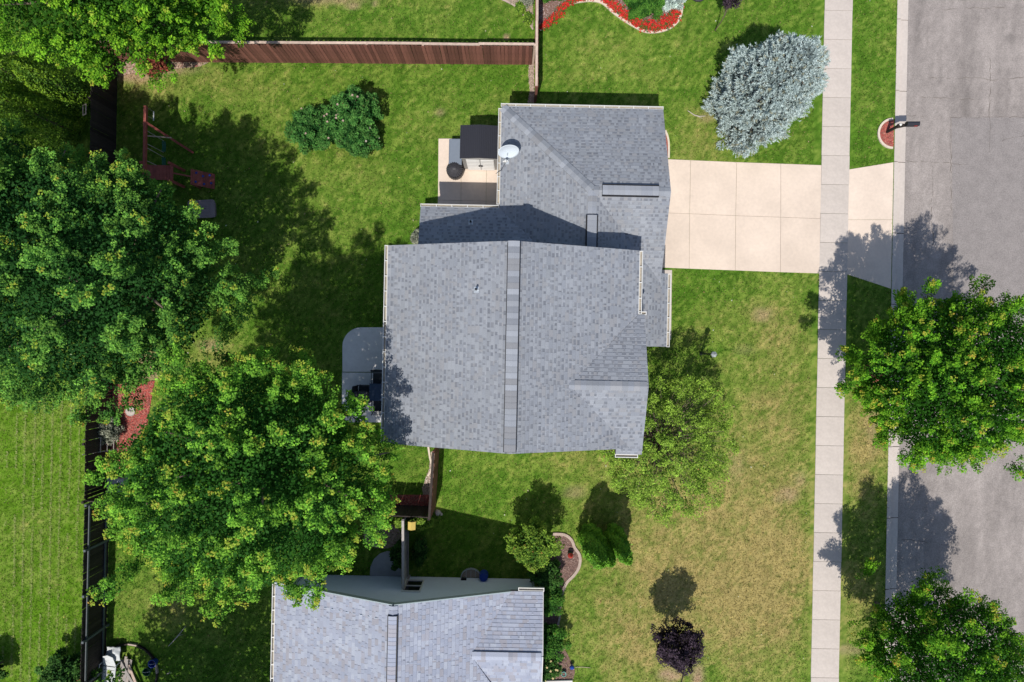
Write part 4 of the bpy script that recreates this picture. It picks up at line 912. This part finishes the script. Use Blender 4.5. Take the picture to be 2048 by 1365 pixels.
# ================================================================ OBJECTS
# shed
x0, y1 = G(920, 251, 1.95); x1, y0 = G(999.5, 317, 1.95)
sh = thing('garden_shed', 'resin shed with ribbed charcoal roof and white double doors on the patio', 'shed', ((x0+x1)/2, (y0+y1)/2, .035), -ANG)
hw, hd = (x1-x0)/2, (y1-y0)/2
MB().box(-hw+.07, hw-.07, -hd+.03, hd-.06, 0, 1.85).build('body', M['shedgrey'], sh)
for s in (-1, 1):
    rf = MB().add([(0, -hd, 2.0), (s*hw, -hd, 1.88), (s*hw, hd, 1.88), (0, hd, 2.0), (0, -hd, 1.94), (s*hw, -hd, 1.82), (s*hw, hd, 1.82), (0, hd, 1.94)], [(0,1,2,3),(7,6,5,4),(0,4,5,1),(1,5,6,2),(2,6,7,3)])
    ro = rf.build('roof_panel', M['charcoal'], sh)
    for i in range(11):
        t = (i+.5)/11; rb = MB().bar((s*hw*t, -hd+.01, 2.005-.12*t), (s*hw*t, hd-.01, 2.008-.12*t), .03, .03); rb.build('rib', M['charcoal'], ro)
    d = MB().box(min(0, s*(hw-.22))+.008, max(0, s*(hw-.22))-.008, -hd-.012, -hd+.03, .05, 1.74).build('door', M['shedwhite'], sh)
    for i in range(7): MB().box(min(s*.03, s*(hw-.25)), max(s*.03, s*(hw-.25)), -hd-.026, -hd-.0125, .10+i*.23, .28+i*.23).build('panel', M['shedwhite'], d)
    hb = MB().box(s*.05-.035, s*.05+.035, -hd-.06, -hd-.0265, .80, .94); hb.build('handle', M['black'], d)
MB().box(-hw+.06, hw-.06, -hd-.01, -hd+.03, 1.745, 1.84).build('lintel', M['shedgrey'], sh)
# storage box
a, c = G(897.5, 330, .6), G(924, 278.5, .6)
bx = thing('storage_box', 'low blue-grey lidded storage box against the shed side', 'storage box', ((a[0]+c[0])/2, (a[1]+c[1])/2, .035), -ANG); w, d = (c[0]-a[0])/2, (c[1]-a[1])/2
MB().box(-w+.03, w-.03, -d+.03, d-.03, 0, .5).build('body', M['bluegrey'], bx, bevel=.02)
ld = MB(); pr = [(-w, .5), (-w, .54), (-w*.8, .575), (w*.6, .60), (w, .60), (w, .5)]
ld.add([(x, -d, z) for x, z in pr]+[(x, d, z) for x, z in pr], [tuple(range(6)), tuple(range(11, 5, -1))]+[(i, 6+i, 6+(i+1)%6, (i+1)%6) for i in range(6)]); ld.build('lid', M['bluegrey'], bx, bevel=.015)
MB().box(-w-.004, w+.004, -d-.012, -d+.10, .47, .56).build('lid_edge', M['bluegrey'], bx, bevel=.02)
# covered round grill
fp = thing('covered_grill', 'round object under a pleated black conical cover on the patio', 'covered grill', (*G(911.5, 346), .035))
MB().lathe([(.30, 0), (.335, .05), (.34, .5), (.325, .56), (.2, .66), (.07, .73), (.0, .745)], 44, wob=lambda j, k: 1+(.075 if k % 2 else -.06)*(1 if j > 1 else .5)).build('cover', M['cover'], fp)
MB().lathe([(.345, .47), (.352, .48), (.352, .50), (.345, .51)], 40).build('drawstring', M['black'], fp)
# patio table with chairs
cx, cy = G(756, 785, .72)
tb = thing('patio_table', 'dark blue square patio table half under the eave', 'table', (cx, cy, .035), -ANG)
MB().box(-.36, .36, -.36, .36, .69, .72).build('tabletop', M['bluecloth'], tb, bevel=.01)
for sx in (-1, 1):
    for sy in (-1, 1): MB().box(sx*.31-.02, sx*.31+.02, sy*.31-.02, sy*.31+.02, 0, .69).build('leg', M['darkmetal'], tb)
def chair(label, x, y, rz, slats=False):
    c = thing('patio_chair', label, 'chair', (x, y, .035), rz, 'dark chairs round the patio table')
    for sx in (-1, 1):
        MB().tube([(sx*.27, .27, 0), (sx*.27, .26, .62), (sx*.27, -.28, .62)], .014, 6).build('arm_frame', M['darkmetal'], c)
        MB().tube([(sx*.25, -.27, 0), (sx*.25, -.25, .42), (sx*.24, -.36, .95)], .014, 6).build('back_post', M['darkmetal'], c)
    MB().box(-.24, .24, -.24, .26, .40, .43).build('seat', M['darkmetal'], c)
    if slats:
        for i in range(5): MB().bar((-.24, -.26-.022*i, .5+.1*i), (.24, -.26-.022*i, .5+.1*i), .012, .06).build('back_slat', M['darkmetal'], c)
    else: MB().add([(-.24, -.26, .46), (.24, -.26, .46), (.24, -.37, .96), (0, -.39, 1.02), (-.24, -.37, .96), (-.24, -.285, .46), (.24, -.285, .46), (.24, -.395, .96), (0, -.415, 1.02), (-.24, -.395, .96)], [(4,3,2,1,0),(5,6,7,8,9),(0,1,6,5),(1,2,7,6),(2,3,8,7),(3,4,9,8),(4,0,5,9)]).build('backrest', M['darkmetal'], c)
chair('dark patio chair with curved back on the open side of the blue table', cx-.02, cy+.55, pi)
chair('dark patio chair facing the table from the lawn side', cx-.62, cy+.02, -pi/2)
chair('slatted dark patio chair nearest the round maple', cx+.0, cy-.58, 0, True)
g = thing('gas_grill', 'dark covered grill on the dining patio edge under the maple leaves', 'grill', (*G(716, 796, .8), .035), -ANG)
MB().box(-.42, .42, -.26, .26, .1, .82).build('cover', M['cover'], g, bevel=.04); MB().box(-.015, .015, -.262, .262, .12, .835).build('seam', M['black'], g); 
for sx in (-1, 1):
    for sy in (-1, 1): MB().lathe([(.05, 0), (.06, .05), (.05, .1)], 10, (sx*.36, sy*.2, 0)).build('wheel', M['black'], g)
# mailbox
mx, my = G(1773, 265)
mbx = thing('mailbox', 'black mailbox on a slanted dark post in the half round mulch bed', 'mailbox', (mx, my, 0))
b = MB().bar((0, 0, -.1), (.02, 0, 1.02), .095); b.bar((-.08, 0, .97), (.62, 0, .97), .09, .08); b.bar((.02, 0, .55), (.36, 0, .95), .06); b.build('post', M['darkboard'], mbx)
MB().lathe([(.062, 0), (.062, .025), (.01, .05)], 4, (.02, 0, 1.02)).build('post_cap', M['white'], mbx)
pr = [(-.09, 0), (.09, 0), (.09, .14)]+[(.09*cos(t), .14+.09*sin(t)) for t in np.linspace(.3, pi-.3, 7)]+[(-.09, .14)]; n = len(pr)
MB().add([(.20, y, 1.01+z) for y, z in pr]+[(.70, y, 1.01+z) for y, z in pr], [tuple(range(n))[::-1], tuple(range(n, 2*n))]+[(i, (i+1)%n, n+(i+1)%n, n+i) for i in range(n)]).build('box', M['charcoal'], mbx)
MB().box(.701, .715, -.085, .085, 1.02, 1.20).build('door', M['charcoal'], mbx); MB().box(.5, .62, -.105, -.095, 1.12, 1.2).build('flag', M['red'], mbx)
# yard lamp
lx, ly = G(1402, 707.5)
lm = thing('yard_lamp', 'dark lamp post with a pale lantern on the front lawn', 'lamp post', (lx, ly, 0))
MB().lathe([(.075, 0), (.06, .12), (.035, .2), (.032, 1.55), (.055, 1.6), (.055, 1.62)], 12).build('post', M['darkmetal'], lm)
la = MB().lathe([(.06, 1.62), (.10, 1.66), (.115, 1.86), (.115, 1.88)], 6).build('lantern', M['glass'], lm)
MB().lathe([(.13, 1.88), (.11, 1.92), (.05, 1.98), (.015, 2.03)], 6).build('lantern_roof', M['metal'], la)
# swing set
zb = 1.95; bxp = G(290.5, 279, zb)[0]; yt, yb_ = G(290, 213, zb)[1], G(290, 345, zb)[1]
sw = thing('swing_set', 'redwood swing set with two green swings on the shaded lawn', 'swing set', (bxp, (yt+yb_)/2, 0), -radians(.8)); hy = (yt-yb_)/2
MB().box(-.05, .05, -hy, hy, zb-.07, zb+.07).build('beam', M['redwood'], sw)
for s, nme in ((-1, 'leg'), (1, 'leg')):
    MB().bar((s*.03, hy-.65, zb+.02), (s*1.0, hy-1.3 if s > 0 else hy-1.2, 0), .09, .09).build('leg', M['redwood'], sw)
MB().bar((-.42, hy-.93, 1.1), (.62, hy-1.0, 1.1), .03, .08).build('crossbar', M['palewood'], sw)
for yy in (hy-1.2, hy-1.88):
    st_ = MB(); n = 8
    for k in range(n):
        a, c = -.22+.44*k/n, -.22+.44*(k+1)/n; f = lambda t: .46+.9*t*t
        st_.add([(-.08, yy+a, f(a)), (.08, yy+a, f(a)), (.08, yy+c, f(c)), (-.08, yy+c, f(c)), (-.08, yy+a, f(a)+.02), (.08, yy+a, f(a)+.02), (.08, yy+c, f(c)+.02), (-.08, yy+c, f(c)+.02)], [(3,2,1,0),(4,5,6,7),(1,2,6,5),(3,0,4,7)])
    seat = st_.build('seat', M['green'], sw)
    for s in (-1, 1): MB().tube([(0, yy+s*.24, .50), (0, yy+s*.26, zb-.07)], .012, 5).build('chain', M['stone'], sw)
b = MB().tube([(0, hy-.34, zb-.07), (0, hy-.34, 1.35)], .006, 5); b.tube([(0, hy-.02, zb-.07), (0, hy-.02, 1.35)], .006, 5); b.build('trapeze_rope', M['stone'], sw)
MB().tube([(0, hy-.38, 1.34), (0, hy+.0, 1.34)], .022, 8).build('trapeze_bar', M['white'], sw)
# climbing tower of the swing set
tx, ty = G(315, 345, 1.1)
tw = thing('play_tower', 'redwood play deck with sloping rock wall beside the swing set', 'play tower', (tx, ty, 0), -ANG)
for i in range(9): MB().box(-.62+i*.14, -.62+i*.14+.132, -.30, .30, 1.05, 1.085).build('deck_plank', M['redwood'], tw)
for sx in (-1, 1):
    for sy in (-1, 1): MB().box(sx*.58-.045, sx*.58+.045, sy*.345-.045, sy*.345+.045, 0, 1.35).build('post', M['redwood'], tw)
rx0, ry0 = G(383, 369, .85); rx1, ry1 = G(430, 373, .02); rw = struct('rock_wall'); rw.parent = tw; del rw['kind']
for i in range(8):
    t0, t1 = i/8+.008, (i+1)/8-.008; X = lambda t: (rx0-tx)+(rx1-rx0)*t; Z = lambda t: .86*(1-t)+.03
    MB().add([(X(t0), -.42, Z(t0)), (X(t1), -.42, Z(t1)), (X(t1), .22, Z(t1)), (X(t0), .22, Z(t0)), (X(t0), -.42, Z(t0)-.03), (X(t1), -.42, Z(t1)-.03), (X(t1), .22, Z(t1)-.03), (X(t0), .22, Z(t0)-.03)], [(0,1,2,3),(7,6,5,4),(0,4,5,1),(1,5,6,2),(2,6,7,3),(3,7,4,0)]).build('plank', M['redwood'], rw)
MB().bar((.6, 0, 1.0), (rx0-tx+.02, -.1, .86), .05, .09).build('side_beam', M['redwood'], tw)
MB().bar((rx0-tx+.01, -.42, .85), (rx0-tx+.01, .22, .85), .06, .07).build('side_beam', M['redwood'], tw)
for sy in (-.38, .18): MB().box(rx0-tx-.03, rx0-tx+.03, sy-.03, sy+.03, 0, .82).build('post', M['redwood'], tw)
for t, y in ((.22, .1), (.2, -.28), (.55, -.3), (.78, .12), (.5, .02), (.85, -.2)):
    X_ = (rx0-tx)+(rx1-rx0)*t; MB().lathe([(.05, 0), (.055, .025), (.03, .055), (0, .06)], 9, (X_, y, .86*(1-t)+.03), wob=lambda j, k: 1+.12*sin(k*2.3+j)).build('climbing_hold', M['blue'], rw)
# sandbox lid
sx_, sy_ = G(402, 418, .3)
sb = thing('sandbox', 'brown plastic sandbox lid with moulded ridges under the maple edge', 'sandbox', (sx_, sy_, 0), .05)
def rr(w, d, z, r=.1): return [(x*(w-r)+r*cos(a), y*(d-r)+r*sin(a), z) for x, y, a0 in ((1, 1, 0), (-1, 1, pi/2), (-1, -1, pi), (1, -1, 1.5*pi)) for a in np.linspace(a0, a0+pi/2, 5)]
def rstack(levels):
    m_ = MB(); R = [rr(*l) for l in levels]; n = len(R[0]); vs = [v for r_ in R for v in r_]
    return m_.add(vs, [(i*n+k, i*n+(k+1)%n, (i+1)*n+(k+1)%n, (i+1)*n+k) for i in range(len(R)-1) for k in range(n)]+[tuple(range((len(R)-1)*n, len(R)*n))])
rstack([(.52, .33, 0), (.54, .35, .18), (.56, .37, .2), (.56, .37, .23)]).build('tub', M['lidbrown'], sb)
rstack([(.57, .38, .235), (.57, .38, .26), (.50, .31, .27), (.46, .28, .30), (.38, .21, .30), (.35, .19, .28), (.25, .11, .28), (.22, .09, .30)]).build('lid', M['lidbrown'], sb)
# stone disc, planter, trellis in the dark corner
sd = thing('stone_disc', 'round pale stone disc lying on the red mulch', 'stone', (*G(263, 823), .02))
MB().lathe([(.2, 0), (.21, .05), (.2, .09), (.17, .075), (.1, .075), (.08, .09), (0, .09)], 24).build('disc', M['stone'], sd)
MB().lathe([(.05, .09), (.06, .12), (.03, .15), (0, .155)], 9).build('centre_stone', M['stone'], sd)
pb = thing('planter_box', 'white slatted box in the dark corner below the red mulch', 'planter box', (*G(230, 976, .4), .0), -ANG)
MB().box(-.34, .34, -.36, .36, 0, .36).build('body', M['oldwhite'], pb)
for i in range(6): MB().box(-.35+i*.118, -.35+i*.118+.105, -.38, .38, .362, .385).build('slat', M['oldwhite'], pb)
tr = thing('trellis', 'weathered ladder trellis leaning on the dark fence beside the sage bush', 'trellis', (*G(203, 890, .9), 0), -ANG)
for i in range(5): MB().bar((-.26+.11*i, -.32, 1.45-.28*i), (-.26+.11*i, .32, 1.45-.28*i), .03).build('rung', M['greywood' if i else 'oldwhite'], tr)
for s in (-1, 1): MB().bar((-.33, s*.30, 1.6), (.25, s*.30, 0), .03).build('rail', M['greywood'], tr)
# small wooden frame hung on the fence
fr = thing('hanging_frame', 'small weathered wooden frame hung over the dark fence top', 'frame', (*G(172.5, 221, 1.8), 1.8), -ANG)
for s in (-1, 1):
    MB().bar((-.14, s*.2, -.02), (.05, s*.2+.02, .1), .03).build('side_bar', M['palewood'], fr)
MB().bar((-.14, -.2, -.02), (-.14, .2, -.02), .03).build('rail_bar', M['palewood'], fr); MB().bar((.05, -.2, .1), (.05, .22, .1), .03).build('rail_bar', M['palewood'], fr)
# birdhouse on the grey fence
bh = thing('birdhouse', 'yellow birdhouse fixed on top of the weathered grey fence', 'birdhouse', (*G(824, 1051, 1.85), 1.72), -ANG)
MB().box(-.10, .10, -.12, .12, 0, .2).build('box', M['yellow'], bh)
for s in (-1, 1): MB().add([(0, -.16, .31), (s*.15, -.16, .2), (s*.15, .16, .2), (0, .16, .31), (0, -.16, .29), (s*.15, -.16, .18), (s*.15, .16, .18), (0, .16, .29)], [(0,1,2,3),(7,6,5,4),(0,4,5,1),(1,5,6,2),(2,6,7,3)]).build('roof_board', M['yellow'], bh)
MB().box(-.13, .02, -.1, .1, -.05, -.01).build('bracket', M['palewood'], bh)
# window well and blue barrel at the neighbour's wall
ww = thing('window_well', 'half round window well with clear cover at the blue-grey wall', 'window well', (*G(942, 1155), 0), -ANG)
arc_ = [(.42*cos(a), .02+.38*sin(a)) for a in np.linspace(0, pi, 15)]
mb = MB()
for a, c in zip(arc_[:-1], arc_[1:]): mb.bar((*a, .06), (*c, .06), .03, .16)
mb.build('rim', M['metal'], ww); MB().prism([(.40*x/.42, .02+(y-.02)*.95) for x, y in arc_], .0, .05).build('gravel', M['soil'], ww)
for x in (-.2, 0, .2): MB().bar((x, .02, .145), (x, .33, .145), .015, .012).build('cover_bar', M['metal'], ww)
bb_ = thing('rain_barrel', 'blue plastic barrel beside the window well', 'barrel', (*G(968, 1147), 0))
MB().lathe([(.15, 0), (.18, .05), (.185, .3), (.18, .52), (.165, .55), (.15, .55), (.14, .5), (0, .5)], 20).build('barrel', M['blue'], bb_)
MB().lathe([(.187, .18), (.193, .2), (.187, .22)], 20).build('hoop', M['blue'], bb_)
# garden gnome-like pot in the round bed
gp = thing('garden_ornament', 'small red and green garden ornament in the brown mulch bed', 'ornament', (*G(1140, 1107), .02))
MB().lathe([(.06, 0), (.11, .06), (.12, .22), (.09, .26)], 12).build('base', M['green'], gp); MB().lathe([(.10, .26), (.12, .30), (.05, .42), (0, .5)], 10).build('top', M['red'], gp)
# pots and the blue ornament near the neighbour's shrubs
pt = thing('flower_pot', 'teal pot among low plants by the white pipe', 'pot', (*G(1127, 1345), 0)); MB().lathe([(.07, 0), (.10, .16), (.11, .18), (.09, .18), (.08, .14), (0, .13)], 14).build('pot', M['teal'], pt); MB().lathe([(.08, .135), (.03, .17), (0, .175)], 8).build('soil_heap', M['brownmulch'], pt)
pt = thing('gazing_ball', 'small blue ball ornament on the lawn edge beside dry soil', 'ornament', (*G(1143, 1330), 0)); MB().lathe([(.06, 0), (.03, .05), (.03, .14)], 12).build('stand', M['stone'], pt); MB().lathe([(0, .13), (.07, .16), (.10, .23), (.07, .30), (0, .33)], 16).build('ball', M['blue'], pt, smooth=True)
pt = thing('white_pipe', 'long white pipe lying out from the blue-grey house', 'pipe', (*G(1085, 1362), 0)); MB().tube([(-.3, 0, .09), (1.2, .02, .06)], .05, 10).build('pipe_run', M['white'], pt); MB().tube([(1.19, .02, .06), (1.27, .02, .06)], .058, 10).build('collar', M['white'], pt)
pt = thing('thin_rod', 'thin pale stick lying on the lawn beside the blue ball', 'stick', (*G(1150, 1334), .03)); MB().tube([(0, 0, 0), (.3, .01, .01), (.6, -.02, 0)], .011, 6).build('shaft', M['palewood'], pt); MB().tube([(.6, -.02, 0), (.66, -.025, .0)], [.012, .004], 6).build('tip', M['palewood'], pt)
pt = thing('thin_rod', 'added dark strip over bare soil below the purple tree, standing in for an unexplained dark line', 'stick', (*G(1362, 1368), .03)); MB().tube([(0, 0, 0), (.1, .5, .02), (.2, .98, 0)], .022, 6).build('shaft', M['darkboard'], pt); MB().tube([(.2, .98, 0), (.21, 1.04, 0)], [.022, .008], 6).build('tip', M['darkboard'], pt)  # added dark rod, stand-in for a dark ground line of unknown cause
# black tub at the top edge
ty_ = thing('black_tyre', 'black tyre lying on the lawn beyond the red flower bed', 'tyre', (*G(1396, -10), 0))
MB().lathe([(.16, .02), (.30, 0), (.345, .05), (.345, .14), (.30, .19), (.17, .17), (.15, .12)], 28).build('tread', M['cover'], ty_)
MB().lathe([(.145, .05), (.15, .14), (.12, .14), (.10, .05)], 20).build('rim', M['darkmetal'], ty_)
# stake of the sapling
# exposed root on the spruce lawn
rt = thing('fallen_branch', 'bare pale branch lying on the grass between garage and spruce', 'branch', (*G(1375, 222), .02)); b = MB().tube([(0, 0, 0), (.28, -.2, .02), (.5, -.26, .03), (.75, -.24, .02)], [.012, .02, .022, .014], 6); b.build('stem', M['stone'], rt); MB().tube([(.4, -.24, .02), (.62, -.34, .02)], [.012, .005], 5).build('twig', M['stone'], rt)
# junk pile in the corner garden
jr = thing('edging_ring', 'ring of dark edging round the junk pile in the shaded corner', 'edging', (*G(258, 1345), 0))
for i in range(20):
    a, c = 2*pi*i/20, 2*pi*(i+.96)/20; MB().bar((1.25*cos(a), 1.25*sin(a), .06), (1.25*cos(c), 1.25*sin(c), .06), .06, .14).build('edging_stone', M['darkboard' if i % 4 else 'edgegrey'], jr)
lc = thing('lounge_chair', 'dirty white plastic lounge chair tipped in the junk pile', 'chair', (*G(229, 1330), 0), radians(-8))
for i in range(5): MB().box(-.27, .27, -.62+i*.145, -.62+i*.145+.125, .34, .365).build('seat_slat', M['oldwhite'], lc)
bk = MB().add([(-.27, .12, .36), (.27, .12, .36), (.20, .62, .62), (.0, .72, .68), (-.22, .62, .62), (-.27, .12, .33), (.27, .12, .33), (.20, .62, .59), (0, .72, .65), (-.22, .62, .59)], [(0,1,2,3,4),(9,8,7,6,5),(0,5,6,1),(1,6,7,2),(2,7,8,3),(3,8,9,4),(4,9,5,0)]); bk.build('backrest', M['oldwhite'], lc)
for s in (-1, 1):
    MB().tube([(s*.30, -.35, 0), (s*.34, -.33, .52), (s*.34, .22, .56), (s*.30, .3, 0)], .025, 7).build('armrest', M['oldwhite'], lc)
for i, (dx, dy, ln, rz, mt) in enumerate([(-.25, -.2, 2.6, 8, 'oldboard'), (-.12, -.15, 2.8, 9, 'oldboard'), (.0, -.2, 2.7, 7, 'greywood'), (.12, -.1, 2.5, 10, 'oldboard'), (.45, .1, 2.2, -30, 'greywood'), (.62, .05, 1.9, -22, 'palewood')]):
    c = G(252, 1368); lb = ['old pale board at the chair side of the junk heap', 'old pale board second from the chair in the junk heap', 'grey board in the middle of the junk heap', 'old pale board on the far side of the junk heap bundle', 'grey stick slanting across the junk ring toward the green bucket', 'brown stick slanting across the junk ring'][i]
    o = thing('loose_board', lb, 'board', (c[0]+dx, c[1]+dy, .12+.03*i), -radians(rz), 'boards in the junk pile')
    MB().box(-.055, .055, -ln/2, ln/2, -.02, .02).build('plank', M[mt], o, bevel=.004)
    MB().box(-.05, .05, ln/2+.001, ln/2+.012, -.016, .016).build('end_grain', M['palewood'], o)
for nm, lb, mt, p in (('bucket', 'green plastic bucket among the junk', 'green', (300, 1338)), ('bucket', 'blue plastic bucket beside the green one in the junk', 'blue', (311, 1322))):
    o = thing(nm, lb, 'bucket', (*G(*p), .0)); MB().lathe([(.12, 0), (.16, .28), (.17, .3), (.15, .3), (.13, .08), (0, .07)], 18).build('pail', M[mt], o); MB().tube([(.16*cos(a), .03, .29+.1*sin(a)) for a in np.linspace(0, pi, 9)], .006, 5).build('handle', M['metal'], o)
# crumpled grey tarp
tp = thing('grey_tarp', 'crumpled pale grey sheet above the white lounge chair', 'tarp', (*G(236, 1300), .0)); X, Y = np.meshgrid(np.linspace(-.32, .32, 15), np.linspace(-.3, .3, 14)); Z = .25+.28*fbm(X, Y, 4, 2)+.1*fbm(X, Y, 11, 5)-.7*(X**2+Y**2)
I = np.arange(15*14).reshape(14, 15); F = np.stack([I[:-1, :-1], I[:-1, 1:], I[1:, 1:], I[1:, :-1]], -1).reshape(-1, 4)
me = np_mesh('tarp', np.stack([X, Y, np.maximum(Z, .02)], -1).reshape(-1, 3), 4, None, F); me.materials.append(M['oldwhite']); link(bpy.data.objects.new('sheet', me), tp).modifiers.new('thick', 'SOLIDIFY').thickness = .01
# twigs on the shaded lawn
for lb, p, q in (('forked pale stick lying on the shaded lawn of the blue-grey house', (338, 1292), (372, 1252)), ('short pale stick on the lawn beside the junk ring', (334, 1348), (341, 1343))):
    a, c = G(*p), G(*q); o = thing('fallen_branch', lb, 'branch', (*a, .03)); v = (c[0]-a[0], c[1]-a[1]); MB().tube([(0, 0, 0), (v[0]*.5+.03, v[1]*.5, .02), (*v, 0)], [.015, .02, .01], 6).build('stem', M['stone'], o); MB().tube([(v[0]*.5, v[1]*.5, .015), (v[0]*.7+.12, v[1]*.6, .02)], [.012, .005], 5).build('twig', M['stone'], o)
# neighbour's garden: corner rock at the short fence, air vent stone
rk = thing('white_rock', 'pale rock at the foot of the garden corner post', 'rock', (*G(876, 1025), 0)); MB().lathe([(.11, -.02), (.14, .05), (.09, .13), (0, .15)], 9, wob=lambda j, k: 1+.2*sin(k*1.9+j*2)).build('rock', M['stone'], rk, smooth=True); MB().lathe([(.05, 0), (.06, .03), (0, .06)], 7, (.15, -.08, 0)).build('chip', M['stone'], rk)
